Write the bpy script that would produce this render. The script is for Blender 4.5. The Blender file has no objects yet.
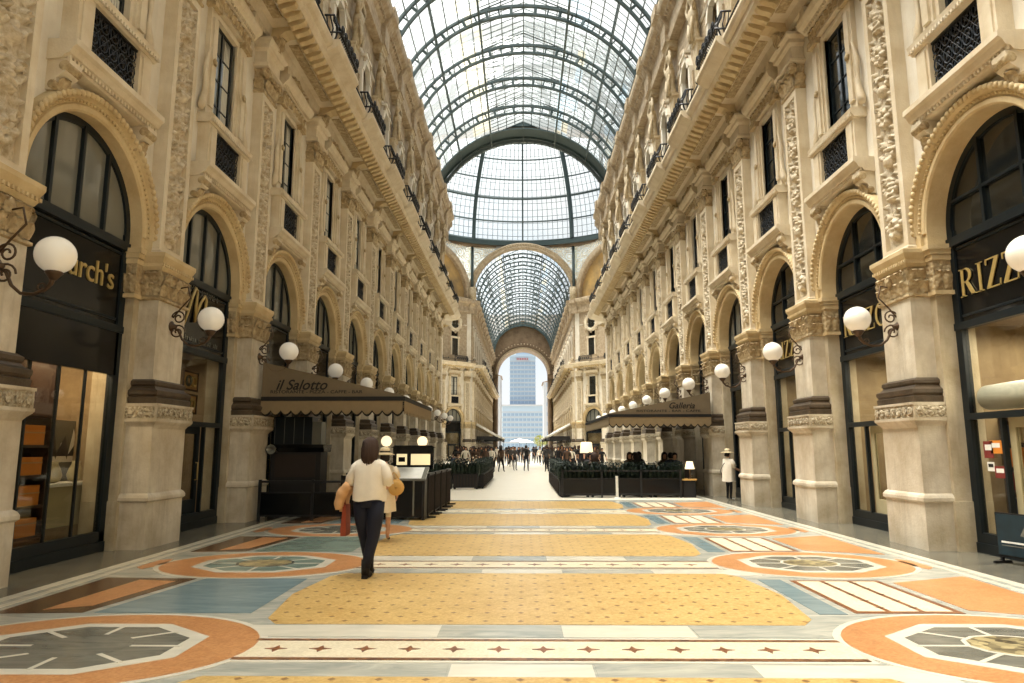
import bpy, math, random
from math import sin, cos, pi, radians, sqrt, atan2, hypot
from mathutils import Vector, Matrix
import numpy as np
random.seed(7); NR = np.random.RandomState(5)
SC = bpy.context.scene
COL = SC.collection
ORD = ("first second third fourth fifth sixth seventh eighth ninth tenth eleventh twelfth thirteenth fourteenth fifteenth sixteenth seventeenth "
       "eighteenth nineteenth twentieth").split()
TENS = {2: 'twenty', 3: 'thirty', 4: 'forty', 5: 'fifty', 6: 'sixty', 7: 'seventy', 8: 'eighty', 9: 'ninety'}
def ordinal(i):            # i from 0
    n = i + 1
    if n <= 20: return ORD[n-1]
    h = ''
    if n > 100: h = 'hundred-and-'; n -= 100
    elif n == 100: return 'hundredth'
    if n <= 20: return h + ORD[n-1]
    t, u = divmod(n, 10)
    return h + (TENS[t][:-1] + 'ieth' if u == 0 else TENS[t] + '-' + ORD[u-1])

# ------------------------------------------------------------------ materials
def lin(c):
    c = c/255.0
    return c/12.92 if c <= 0.04045 else ((c+0.055)/1.055)**2.4
def RGB(r, g, b): return (lin(r), lin(g), lin(b), 1.0)
MATS = {}
def newmat(name):
    m = bpy.data.materials.new(name); m.use_nodes = True
    nt = m.node_tree; nt.nodes.clear()
    out = nt.nodes.new('ShaderNodeOutputMaterial')
    MATS[name] = m
    return m, nt, out
def N(nt, t, **kw):
    n = nt.nodes.new(t)
    for k, v in kw.items():
        if k in n.inputs: n.inputs[k].default_value = v
        else: setattr(n, k, v)
    return n
def L(nt, a, b): nt.links.new(a, b)
def coords(nt, scale=1.0, obj=True):
    tc = N(nt, 'ShaderNodeTexCoord')
    mp = N(nt, 'ShaderNodeMapping'); mp.inputs['Scale'].default_value = (scale,)*3 if not isinstance(scale, tuple) else scale
    L(nt, tc.outputs['Object' if obj else 'Generated'], mp.inputs['Vector'])
    return mp.outputs['Vector']
def mixc(nt, fac, a, b):
    m = N(nt, 'ShaderNodeMix', data_type='RGBA')
    if isinstance(fac, (int, float)): m.inputs[0].default_value = fac
    else: L(nt, fac, m.inputs[0])
    for i, c in ((6, a), (7, b)):
        if isinstance(c, tuple): m.inputs[i].default_value = c
        else: L(nt, c, m.inputs[i])
    return m.outputs[2]
def ramp(nt, fac, p0, p1):
    r = N(nt, 'ShaderNodeMapRange'); r.inputs['From Min'].default_value = p0; r.inputs['From Max'].default_value = p1
    L(nt, fac, r.inputs['Value']); return r.outputs['Result']
def stone(name, c1, c2, rough=0.65, scale=1.6, bump=0.25, bscale=30, streak=0.0, spec=0.35, relief=0):
    m, nt, out = newmat(name)
    v = coords(nt)
    n1 = N(nt, 'ShaderNodeTexNoise', Scale=scale, Detail=6.0, Roughness=0.62); L(nt, v, n1.inputs['Vector'])
    col = mixc(nt, ramp(nt, n1.outputs['Fac'], 0.32, 0.7), c1, c2)
    if streak:
        v2 = coords(nt, (3.0, 3.0, 0.35))
        n2 = N(nt, 'ShaderNodeTexNoise', Scale=2.2, Detail=5.0, Roughness=0.7); L(nt, v2, n2.inputs['Vector'])
        dk = tuple(x*0.62 for x in c2[:3]) + (1,)
        f = N(nt, 'ShaderNodeMath', operation='MULTIPLY'); L(nt, ramp(nt, n2.outputs['Fac'], 0.5, 0.8), f.inputs[0]); f.inputs[1].default_value = streak
        col = mixc(nt, f.outputs[0], col, dk)
    b = N(nt, 'ShaderNodeBsdfPrincipled', Roughness=rough); b.inputs['Specular IOR Level'].default_value = spec
    L(nt, col, b.inputs['Base Color'])
    n3 = N(nt, 'ShaderNodeTexNoise', Scale=float(bscale), Detail=4.0); L(nt, v, n3.inputs['Vector'])
    bp = N(nt, 'ShaderNodeBump', Strength=bump, Distance=0.02); L(nt, n3.outputs['Fac'], bp.inputs['Height'])
    if relief:
        vo = N(nt, 'ShaderNodeTexVoronoi', Scale=float(relief), feature='SMOOTH_F1'); L(nt, v, vo.inputs['Vector'])
        b2 = N(nt, 'ShaderNodeBump', Strength=0.9, Distance=0.05); L(nt, vo.outputs['Distance'], b2.inputs['Height'])
        L(nt, bp.outputs[0], b2.inputs['Normal']); bp = b2
    L(nt, bp.outputs[0], b.inputs['Normal']); L(nt, b.outputs[0], out.inputs[0])
    return m
def plain(name, c, rough=0.5, metal=0.0, spec=0.4, emit=None, estr=0.0, var=0.12, vscale=8.0, sheen=0):
    m, nt, out = newmat(name)
    b = N(nt, 'ShaderNodeBsdfPrincipled', Roughness=rough, Metallic=metal); b.inputs['Specular IOR Level'].default_value = spec
    n1 = N(nt, 'ShaderNodeTexNoise', Scale=vscale, Detail=3.0); L(nt, coords(nt), n1.inputs['Vector'])
    L(nt, mixc(nt, n1.outputs['Fac'], tuple(x*(1-var) for x in c[:3])+(1,), tuple(min(1, x*(1+var)) for x in c[:3])+(1,)), b.inputs['Base Color'])
    if emit:
        b.inputs['Emission Color'].default_value = emit; b.inputs['Emission Strength'].default_value = estr
    L(nt, b.outputs[0], out.inputs[0]); return m
def glassmat(name, tint, diff, dcol=(0.9, 0.95, 0.95, 1), gloss=0.04, rough=0.05):
    m, nt, out = newmat(name)
    t = N(nt, 'ShaderNodeBsdfTransparent'); t.inputs[0].default_value = tint
    d = N(nt, 'ShaderNodeBsdfTranslucent'); n1 = N(nt, 'ShaderNodeTexNoise', Scale=0.35, Detail=1.0); L(nt, coords(nt), n1.inputs['Vector'])
    L(nt, mixc(nt, n1.outputs['Fac'], tuple(x*0.9 for x in dcol[:3])+(1,), dcol), d.inputs[0])
    mx = N(nt, 'ShaderNodeMixShader'); mx.inputs[0].default_value = diff; L(nt, t.outputs[0], mx.inputs[1]); L(nt, d.outputs[0], mx.inputs[2])
    g = N(nt, 'ShaderNodeBsdfGlossy', Roughness=rough)
    m2 = N(nt, 'ShaderNodeMixShader'); m2.inputs[0].default_value = gloss; L(nt, mx.outputs[0], m2.inputs[1]); L(nt, g.outputs[0], m2.inputs[2])
    L(nt, m2.outputs[0], out.inputs[0]); return m

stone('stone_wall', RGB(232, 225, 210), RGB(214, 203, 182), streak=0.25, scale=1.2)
stone('stone_trim', RGB(226, 214, 190), RGB(204, 186, 154), streak=0.3)
stone('stone_ochre', RGB(216, 196, 154), RGB(190, 164, 120), streak=0.25)
stone('stone_plinth', RGB(220, 211, 192), RGB(178, 162, 134), streak=0.5, scale=1.5)
stone('stone_pier', RGB(204, 192, 166), RGB(164, 146, 114), streak=0.5, scale=1.4)
stone('stone_relief', RGB(226, 214, 190), RGB(166, 146, 112), scale=9, bscale=45, bump=0.5)
stone('stone_carved', RGB(204, 184, 146), RGB(146, 122, 84), scale=7, bscale=45, bump=0.5, relief=14)
stone('stone_frieze', RGB(210, 198, 172), RGB(140, 122, 92), scale=22, bscale=60, bump=0.6, relief=24)
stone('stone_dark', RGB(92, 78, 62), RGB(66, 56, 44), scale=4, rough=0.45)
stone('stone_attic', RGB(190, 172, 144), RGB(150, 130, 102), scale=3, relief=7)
stone('stone_far', RGB(124, 104, 80), RGB(94, 76, 56), scale=0.8, relief=2)
stone('statue_stone', RGB(200, 184, 154), RGB(158, 138, 104), scale=5)
stone('mosaic_picture', RGB(196, 160, 98), RGB(132, 112, 84), scale=0.55, bump=0.1)
stone('shop_wall', RGB(150, 130, 98), RGB(120, 100, 72), scale=2, bump=0.1)
plain('iron_green', RGB(20, 28, 32), 0.4, 0.0, 0.3)
plain('iron_black', RGB(24, 24, 26), 0.45)
plain('iron_grille', RGB(46, 52, 60), 0.5, 0.3)
plain('iron_bronze', RGB(84, 66, 50), 0.45, 0.6)
plain('steel_roof', RGB(66, 80, 80), 0.5, 0.2)
plain('steel_thin', RGB(90, 100, 100), 0.5, 0.2)
plain('gold_letter', RGB(182, 158, 98), 0.35, 0.3)
plain('sign_black', RGB(12, 14, 16), 0.15, 0.0, 0.3)
plain('pane_grey', RGB(112, 112, 104), 0.06, 0.0, 0.7, var=0.25, vscale=0.9)
plain('pane_dark', RGB(26, 30, 30), 0.05, 0.0, 0.7)
plain('curtain_white', RGB(196, 194, 182), 0.8)
plain('globe_opal', RGB(246, 240, 226), 0.25, 0.0, 0.5, emit=(1, 0.95, 0.84, 1), estr=0.06, var=0.02)
plain('lamp_warm', RGB(250, 220, 160), 0.5, emit=(1, 0.8, 0.5, 1), estr=0.9, var=0.02)
plain('menu_lit', RGB(240, 220, 150), 0.5, emit=(1, 0.85, 0.5, 1), estr=0.5)
plain('paper_white', RGB(226, 224, 214), 0.7)
plain('box_orange', RGB(214, 132, 48), 0.5)
plain('wood_dark', RGB(62, 40, 26), 0.5)
plain('shelf_tan', RGB(186, 146, 96), 0.5)
plain('poster_teal', RGB(28, 48, 56), 0.4, var=0.6, vscale=5)
plain('door_cream', RGB(176, 164, 128), 0.4)
plain('awning_taupe', RGB(116, 102, 80), 0.85)
plain('awning_black', RGB(26, 24, 22), 0.7)
plain('awning_cream', RGB(136, 118, 88), 0.85)
plain('canopy_white', RGB(226, 222, 212), 0.7)
plain('letter_black', RGB(18, 16, 14), 0.6)
plain('planter_black', RGB(26, 24, 24), 0.6)
plain('rattan_dark', RGB(44, 34, 28), 0.7)
plain('leaf_dark', RGB(22, 38, 24), 0.55, var=0.5, vscale=20)
plain('flower_pale', RGB(206, 186, 150), 0.6, var=0.3, vscale=30)
plain('tower_blue', RGB(128, 146, 164), 0.8)
plain('tower_pane', RGB(100, 122, 146), 0.4)
plain('house_pale', RGB(140, 144, 150), 0.8)
plain('tree_yellow', RGB(130, 134, 72), 0.8, var=0.4, vscale=3)
plain('umbrella_white', RGB(224, 226, 226), 0.8)
for nm, c in dict(skin=(196, 148, 116), hair_brown=(62, 44, 34), hair_dark=(24, 18, 16), shirt_white=(232, 222, 204), trouser_navy=(18, 22, 40), boot_black=(20, 17, 16),
                  jacket_tan=(206, 160, 112), bag_red=(150, 66, 40), dress_cream=(228, 210, 180), hat_straw=(226, 206, 166), bag_wicker=(214, 168, 96), cloth_black=(22, 20, 22),
                  cloth_grey=(70, 66, 64), cloth_blue=(48, 58, 82), cloth_brown=(80, 58, 42), cloth_red=(120, 44, 36), cloth_beige=(178, 156, 124), cloth_green=(52, 60, 44), ribbon=(60, 48, 36)).items():
    plain(nm, RGB(*c), 0.75, var=0.08, vscale=14)
glassmat('vault_glass', (0.93, 0.955, 0.955, 1), 0.16)
glassmat('vault_glass_warm', (0.95, 0.91, 0.76, 1), 0.22, (0.95, 0.9, 0.72, 1))
glassmat('vault_glass_blue', (0.76, 0.89, 0.96, 1), 0.22, (0.75, 0.88, 0.96, 1))
glassmat('fret_glass', (0.93, 0.94, 0.88, 1), 0.35)
glassmat('shop_glass', (0.86, 0.86, 0.82, 1), 0.0, gloss=0.05, rough=0.02)
# floor materials
def mosaic(name, c1, c2, cell=38, rough=0.3, dots=None, dcol=None, pitch=0.34, size=0.16, spec=0.5):
    m, nt, out = newmat(name)
    tc = N(nt, 'ShaderNodeTexCoord'); v = tc.outputs['Object']
    vo = N(nt, 'ShaderNodeTexVoronoi', Scale=float(cell)); L(nt, v, vo.inputs['Vector'])
    n1 = N(nt, 'ShaderNodeTexNoise', Scale=0.9, Detail=5.0); L(nt, v, n1.inputs['Vector'])
    sx = N(nt, 'ShaderNodeSeparateColor'); L(nt, vo.outputs['Color'], sx.inputs[0])
    f = N(nt, 'ShaderNodeMath', operation='MULTIPLY_ADD'); L(nt, sx.outputs[0], f.inputs[0]); f.inputs[1].default_value = 0.75; 
    s2 = N(nt, 'ShaderNodeMath', operation='MULTIPLY'); L(nt, ramp(nt, n1.outputs['Fac'], 0.3, 0.7), s2.inputs[0]); s2.inputs[1].default_value = 0.45
    L(nt, s2.outputs[0], f.inputs[2])
    col = mixc(nt, f.outputs[0], c1, c2)
    if dots:
        sp = N(nt, 'ShaderNodeSeparateXYZ'); L(nt, v, sp.inputs[0])
        def tri(a_out, b_out, op):
            s = N(nt, 'ShaderNodeMath', operation=op); L(nt, a_out, s.inputs[0]); L(nt, b_out, s.inputs[1])
            d = N(nt, 'ShaderNodeMath', operation='DIVIDE'); L(nt, s.outputs[0], d.inputs[0]); d.inputs[1].default_value = pitch
            fr = N(nt, 'ShaderNodeMath', operation='PINGPONG'); L(nt, d.outputs[0], fr.inputs[0]); fr.inputs[1].default_value = 0.5
            lt = N(nt, 'ShaderNodeMath', operation='LESS_THAN'); L(nt, fr.outputs[0], lt.inputs[0]); lt.inputs[1].default_value = size*0.5
            return lt.outputs[0]
        a = tri(sp.outputs[0], sp.outputs[1], 'ADD'); b_ = tri(sp.outputs[0], sp.outputs[1], 'SUBTRACT')
        mu = N(nt, 'ShaderNodeMath', operation='MULTIPLY'); L(nt, a, mu.inputs[0]); L(nt, b_, mu.inputs[1])
        col = mixc(nt, mu.outputs[0], col, dcol)
    n2 = N(nt, 'ShaderNodeTexNoise', Scale=2.6, Detail=7.0, Roughness=0.7); L(nt, v, n2.inputs['Vector'])
    w2 = N(nt, 'ShaderNodeMath', operation='MULTIPLY'); L(nt, ramp(nt, n2.outputs['Fac'], 0.5, 0.78), w2.inputs[0]); w2.inputs[1].default_value = 0.38
    col = mixc(nt, w2.outputs[0], col, tuple(x*0.55 for x in c2[:3])+(1,))
    b = N(nt, 'ShaderNodeBsdfPrincipled', Roughness=rough); b.inputs['Specular IOR Level'].default_value = spec
    rr = N(nt, 'ShaderNodeMapRange'); rr.inputs['To Min'].default_value = rough*0.7; rr.inputs['To Max'].default_value = rough*1.5; L(nt, n2.outputs['Fac'], rr.inputs['Value']); L(nt, rr.outputs[0], b.inputs['Roughness'])
    L(nt, col, b.inputs['Base Color'])
    bp = N(nt, 'ShaderNodeBump', Strength=0.2, Distance=0.004); L(nt, vo.outputs['Distance'], bp.inputs['Height']); L(nt, bp.outputs[0], b.inputs['Normal'])
    L(nt, b.outputs[0], out.inputs[0]); return m
def marble(name, c1, c2, rough=0.22, spec=0.5, scale=1.4):
    m, nt, out = newmat(name)
    v = coords(nt, (scale*0.5, scale*2.0, scale))
    n1 = N(nt, 'ShaderNodeTexNoise', Scale=1.6, Detail=8.0, Roughness=0.68, Distortion=1.2); L(nt, v, n1.inputs['Vector'])
    b = N(nt, 'ShaderNodeBsdfPrincipled', Roughness=rough); b.inputs['Specular IOR Level'].default_value = spec
    L(nt, mixc(nt, ramp(nt, n1.outputs['Fac'], 0.33, 0.66), c1, c2), b.inputs['Base Color']); L(nt, b.outputs[0], out.inputs[0]); return m
marble('floor_grey', RGB(196, 192, 176), RGB(146, 150, 142))
marble('floor_dark', RGB(126, 124, 112), RGB(92, 92, 84))
marble('floor_edge', RGB(116, 112, 98), RGB(92, 88, 78))
marble('floor_white', RGB(224, 216, 196), RGB(206, 200, 182))
marble('floor_pale', RGB(234, 226, 206), RGB(220, 210, 188), rough=0.35)  # pale paving of the square; also far-floor glare put into colour
marble('floor_blue', RGB(132, 150, 152), RGB(108, 128, 132))
marble('floor_green', RGB(142, 158, 144), RGB(106, 122, 112))
marble('floor_brown', RGB(112, 86, 60), RGB(84, 62, 44))
mosaic('floor_yellow', RGB(218, 186, 122), RGB(190, 152, 88), dots=True, dcol=RGB(128, 90, 52), size=.20)
mosaic('floor_orange', RGB(208, 154, 102), RGB(180, 120, 72), cell=46)
mosaic('floor_cream', RGB(238, 226, 198), RGB(214, 200, 168), cell=60)
mosaic('floor_braid', RGB(156, 110, 70), RGB(84, 50, 32), cell=22)
mosaic('floor_motif', RGB(158, 100, 58), RGB(98, 60, 38), cell=40)
mosaic('floor_scroll', RGB(196, 178, 130), RGB(54, 46, 34), cell=15)

# ------------------------------------------------------------------ mesh builder
class MB:
    def __init__(s): s.v = []; s.f = []; s.m = []; s.mats = []; s.sm = []
    def mi(s, mat):
        if mat not in s.mats: s.mats.append(mat)
        return s.mats.index(mat)
    def add(s, vs, fs, mat, smooth=False):
        k = len(s.v); s.v.extend(vs); i = s.mi(mat)
        for f in fs: s.f.append([k+a for a in f]); s.m.append(i); s.sm.append(smooth)
        return s
    def box(s, x0, x1, y0, y1, z0, z1, mat):
        return s.add([(x0,y0,z0),(x1,y0,z0),(x1,y1,z0),(x0,y1,z0),(x0,y0,z1),(x1,y0,z1),(x1,y1,z1),(x0,y1,z1)],
                     [(0,3,2,1),(4,5,6,7),(0,1,5,4),(1,2,6,5),(2,3,7,6),(3,0,4,7)], mat)
    def prism(s, poly, z0, z1, mat):              # polygon in xy
        n = len(poly)
        return s.add([(x,y,z0) for x,y in poly]+[(x,y,z1) for x,y in poly], [tuple(range(n))[::-1], tuple(range(n,2*n))]+[(i,(i+1)%n,n+(i+1)%n,n+i) for i in range(n)], mat)
    def prof(s, p, y0, y1, mat, smooth=False):    # closed profile (x,z) extruded along y
        n = len(p)
        s.add([(x,y0,z) for x,z in p]+[(x,y1,z) for x,z in p], [(i,(i+1)%n,n+(i+1)%n,n+i) for i in range(n)], mat, smooth)
        return s.add([(x,y0,z) for x,z in p]+[(x,y1,z) for x,z in p], [tuple(range(n)), tuple(range(n,2*n))[::-1]], mat)
    def face_u(s, poly, x0, x1, mat):             # polygon in (y,z) extruded along x
        n = len(poly)
        return s.add([(x0,y,z) for y,z in poly]+[(x1,y,z) for y,z in poly], [tuple(range(n))[::-1], tuple(range(n,2*n))]+[(i,(i+1)%n,n+(i+1)%n,n+i) for i in range(n)], mat)
    def mould(s, prof, hw, mat, x0=0.0):          # moulding that returns round three sides: prof = [(out, z)], hw = half width of the body at out=0
        k = len(prof); vs = []
        for o, d, z in prof: vs += [(x0,-hw-o,z),(d,-hw-o,z),(d,hw+o,z),(x0,hw+o,z)]
        fs = []
        for i in range(k-1):
            for j in range(3): fs.append((4*i+j,4*i+j+1,4*i+5+j,4*i+4+j))
        fs += [(0,3,2,1),(4*k-4,4*k-3,4*k-2,4*k-1)]
        return s.add(vs, fs, mat)
    def tube(s, pts, r, mat, n=6, closed=False):
        pts = [Vector(p) for p in pts]; m = len(pts); vs = []
        ref = Vector((0.31,0.22,0.93))
        for i, p in enumerate(pts):
            if closed: t = pts[(i+1)%m]-pts[i-1]
            else: t = pts[min(i+1,m-1)]-pts[max(i-1,0)]
            if t.length < 1e-9: t = Vector((0,0,1))
            t.normalize(); a = t.cross(ref)
            if a.length < 0.05: a = t.cross(Vector((1,0,0)))
            a.normalize(); b = t.cross(a); rr = r[i] if isinstance(r, (list,tuple)) else r
            for k in range(n):
                q = p + a*(rr*cos(2*pi*k/n)) + b*(rr*sin(2*pi*k/n)); vs.append(tuple(q))
        fs = []
        for i in range(m if closed else m-1):
            j = (i+1) % m
            for k in range(n): fs.append((i*n+k, i*n+(k+1)%n, j*n+(k+1)%n, j*n+k))
        if not closed: fs += [tuple(range(n))[::-1], tuple(range((m-1)*n, m*n))]
        return s.add(vs, fs, mat, n > 4)
    def lathe(s, prof, c, mat, n=16, axis='z', sy=1.0):
        vs = []; fs = []; m = len(prof)
        for r, h in prof:
            for k in range(n):
                a = 2*pi*k/n; x, y = r*cos(a), r*sin(a)*sy
                vs.append((c[0]+x, c[1]+y, c[2]+h) if axis == 'z' else (c[0]+h, c[1]+x, c[2]+y) if axis == 'x' else (c[0]+x, c[1]+h, c[2]+y))
        for i in range(m-1):
            for k in range(n): fs.append((i*n+k, i*n+(k+1)%n, (i+1)*n+(k+1)%n, (i+1)*n+k))
        fs += [tuple(range(n))[::-1], tuple(range((m-1)*n, m*n))]
        return s.add(vs, fs, mat, True)
    def ball(s, c, r, mat, nu=12, nv=8):
        r = (r,)*3 if not isinstance(r, tuple) else r
        vs = [(c[0],c[1],c[2]-r[2])]
        for i in range(1, nv):
            a = -pi/2+pi*i/nv
            for k in range(nu): vs.append((c[0]+r[0]*cos(a)*cos(2*pi*k/nu), c[1]+r[1]*cos(a)*sin(2*pi*k/nu), c[2]+r[2]*sin(a)))
        vs.append((c[0],c[1],c[2]+r[2])); e = len(vs)-1; fs = []
        for k in range(nu):
            fs.append((0,1+(k+1)%nu,1+k)); b = 1+(nv-2)*nu; fs.append((e,b+k,b+(k+1)%nu))
        for i in range(nv-2):
            for k in range(nu): fs.append((1+i*nu+k,1+i*nu+(k+1)%nu,1+(i+1)*nu+(k+1)%nu,1+(i+1)*nu+k))
        return s.add(vs, fs, mat, True)
    def arc(s, prof, yc, zc, a0, a1, n, mat, closed=True, smooth=False):   # profile [(radius, x)] swept round an axis along x
        vs = []; m = len(prof); fs = []
        for i in range(n+1):
            a = a0+(a1-a0)*i/n
            for r, x in prof: vs.append((x, yc+r*cos(a), zc+r*sin(a)))
        for i in range(n):
            for j in range(m if closed else m-1): fs.append((i*m+j, i*m+(j+1)%m, (i+1)*m+(j+1)%m, (i+1)*m+j))
        if closed: fs += [tuple(range(m)), tuple(range(n*m, (n+1)*m))[::-1]]
        return s.add(vs, fs, mat, smooth)
    def merge(s, o, M=None):
        k = len(s.v)
        s.v.extend([tuple(M @ Vector(p)) for p in o.v] if M else o.v)
        mp = [s.mi(x) for x in o.mats]
        s.f.extend([[k+a for a in f] for f in o.f]); s.m.extend(mp[i] for i in o.m); s.sm.extend(o.sm)
        return s
    def mesh(s, name):
        me = bpy.data.meshes.new(name); me.from_pydata(s.v, [], s.f)
        for x in s.mats: me.materials.append(MATS[x])
        me.polygons.foreach_set('material_index', s.m); me.polygons.foreach_set('use_smooth', s.sm); me.update()
        return me
def link(name, me, parent=None, loc=None, rz=None):
    o = bpy.data.objects.new(name, me); COL.objects.link(o)
    if parent is not None: o.parent = parent
    if loc is not None: o.location = loc
    if rz is not None: o.rotation_euler = (0, 0, rz)
    return o
def tag(o, label=None, cat=None, group=None, kind=None):
    if label: o['label'] = label
    if cat: o['category'] = cat
    if group: o['group'] = group
    if kind: o['kind'] = kind
    return o
# a "kit": list of (part name, MB, [sub parts (name, MB)])
def bake(kit):
    return [(n, mb.mesh(n), [(sn, sm.mesh(sn)) for sn, sm in subs]) for n, mb, subs in kit]
def merged(kit, name):
    a = MB()
    for n, mb, subs in kit:
        a.merge(mb)
        for sn, sm in subs: a.merge(sm)
    return a.mesh(name)
def place(name, baked, loc, rz=0.0, **tg):
    r = link(name, None, None, loc, rz); r.empty_display_size = 0.2
    for n, me, subs in baked:
        p = link(n, me, r)
        for sn, sm in subs: link(sn, sm, p)
    return tag(r, **tg)
def single(name, mb, loc=(0,0,0), rz=0.0, **tg):
    return tag(link(name, mb if isinstance(mb, bpy.types.Mesh) else mb.mesh(name), None, loc, rz), **tg)

# ------------------------------------------------------------------ camera (pinhole solved from the pillar bases)
FPX, CAMX, CAMH = 690.0, -0.15, 1.65
vpx, vpy, roll = 522.3-512, 341.5-448.0, -0.003
fy = Vector((vpx, vpy, FPX)).normalized()
up = Vector((sin(roll), cos(roll), 0)); zc_ = (up - fy*up.dot(fy)).normalized(); xc_ = fy.cross(zc_)
if xc_.x < 0: xc_ = -xc_
right = Vector((xc_.x, fy.x, zc_.x)); upv = Vector((xc_.y, fy.y, zc_.y)); fwd = Vector((xc_.z, fy.z, zc_.z))
cam = bpy.data.cameras.new('camera'); co = bpy.data.objects.new('camera', cam); COL.objects.link(co)
Mx = Matrix((right, upv, -fwd)).transposed().to_4x4(); Mx.translation = (CAMX, 0, CAMH); co.matrix_world = Mx
cam.sensor_width = 36.0; cam.lens = FPX/1024*36.0; cam.clip_end = 1500; cam.clip_start = 0.05
SC.camera = co

WX, BAY, P0 = 6.85, 4.2, 12.17            # wall plane, bay pitch, first pilaster on the far side of the nearest right-hand shop
KN = list(range(-1, 11))                   # pilasters of the near arm
YEND = 56.4
def side_loc(side, y, dx=0.0, z=0.0): return ((-WX+.03+dx if side == 'left' else WX-dx), y, z)
def side_rz(side): return 0.0 if side == 'left' else pi

# ------------------------------------------------------------------ carved relief (height field)
def relief_panel(w, h, depth, nu, nv, seed, mat='stone_relief'):
    R = np.random.RandomState(seed)
    ys = np.linspace(-w/2, w/2, nu); zs = np.linspace(0, h, nv)
    Y, Z = np.meshgrid(ys, zs); H = np.zeros_like(Y)
    def bump(y, z, ry, rz, a):
        nonlocal H
        H = np.maximum(H, a*np.clip(1-((Y-y)/ry)**2-((Z-z)/rz)**2, 0, 1)**0.5)
    H = np.maximum(H, 0.45*np.clip(1-(Y/(0.04*w))**2, 0, 1))
    z = 0.08
    while z < h-0.3:
        step = 0.55+0.35*R.rand(); k = R.randint(3)
        if k == 0:                                  # urn
            bump(0, z+0.12, 0.24*w, 0.12, 1); bump(0, z+0.27, 0.12*w, 0.07, .8); bump(0, z+0.36, 0.2*w, 0.05, .9)
        elif k == 1:                                # mask / rosette
            for q in range(8): bump(0.2*w*cos(q*pi/4), z+0.22+0.14*sin(q*pi/4), 0.1*w, 0.07, .9)
            bump(0, z+0.22, 0.1*w, 0.06, 1)
        else:
            for q in range(5): bump(0, z+0.06+q*0.09, (0.3-0.05*q)*w, 0.05, .85)
        for sgn in (-1, 1):                         # scrolls and leaves either side
            for t in np.linspace(0, 1, 9):
                a = t*4.6; rr = 0.16*w*(1-0.75*t)
                bump(sgn*(0.3*w+rr*cos(a)), z+step*0.62+rr*1.4*sin(a), 0.055*w, 0.028, .8)
            for q in range(3): bump(sgn*(0.18+0.11*q)*w, z+step*0.2+0.07*q+0.03*R.rand(), 0.07*w, 0.07, .75)
            bump(sgn*0.4*w, z+step*0.95, 0.06*w, 0.05, .8)
        z += step
    H += 0.12*R.rand(*H.shape)
    edge = np.minimum(np.minimum((Y+w/2)/(0.06*w), (w/2-Y)/(0.06*w)), 1); H *= np.clip(edge, 0, 1)
    mb = MB(); vs = [(float(depth*H[j, i]), float(ys[i]), float(zs[j])) for j in range(nv) for i in range(nu)]
    fs = [(j*nu+i, j*nu+i+1, (j+1)*nu+i+1, (j+1)*nu+i) for j in range(nv-1) for i in range(nu-1)]
    return mb.add(vs, fs, mat, True)
def shift(mb, x=0, y=0, z=0, rz=0.0):
    return MB().merge(mb, Matrix.Translation((x, y, z)) @ Matrix.Rotation(rz, 4, 'Z'))
def leaf(mb, x, y, z, h, w, out, rz, mat):          # acanthus leaf curling outwards
    pts = []
    for i in range(6):
        t = i/5; ww = w*0.5*(0.75+0.5*sin(pi*t))*(1-0.65*max(0, t-0.6)/0.4); o = 0.015+out*t*t*(1.0)
        zz = h*(t if t < 0.85 else 0.85-(t-0.85)*0.9)
        for k, q in ((-1, 0), (0, 0.03), (1, 0)): pts.append((o+q, ww*k, zz))
    c, s_ = cos(rz), sin(rz)
    vs = [(x+a*c-b*s_, y+a*s_+b*c, z+d) for a, b, d in pts]
    mb.add(vs, [(3*i+j, 3*i+j+1, 3*i+4+j, 3*i+3+j) for i in range(5) for j in (0, 1)], mat, True)

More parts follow.
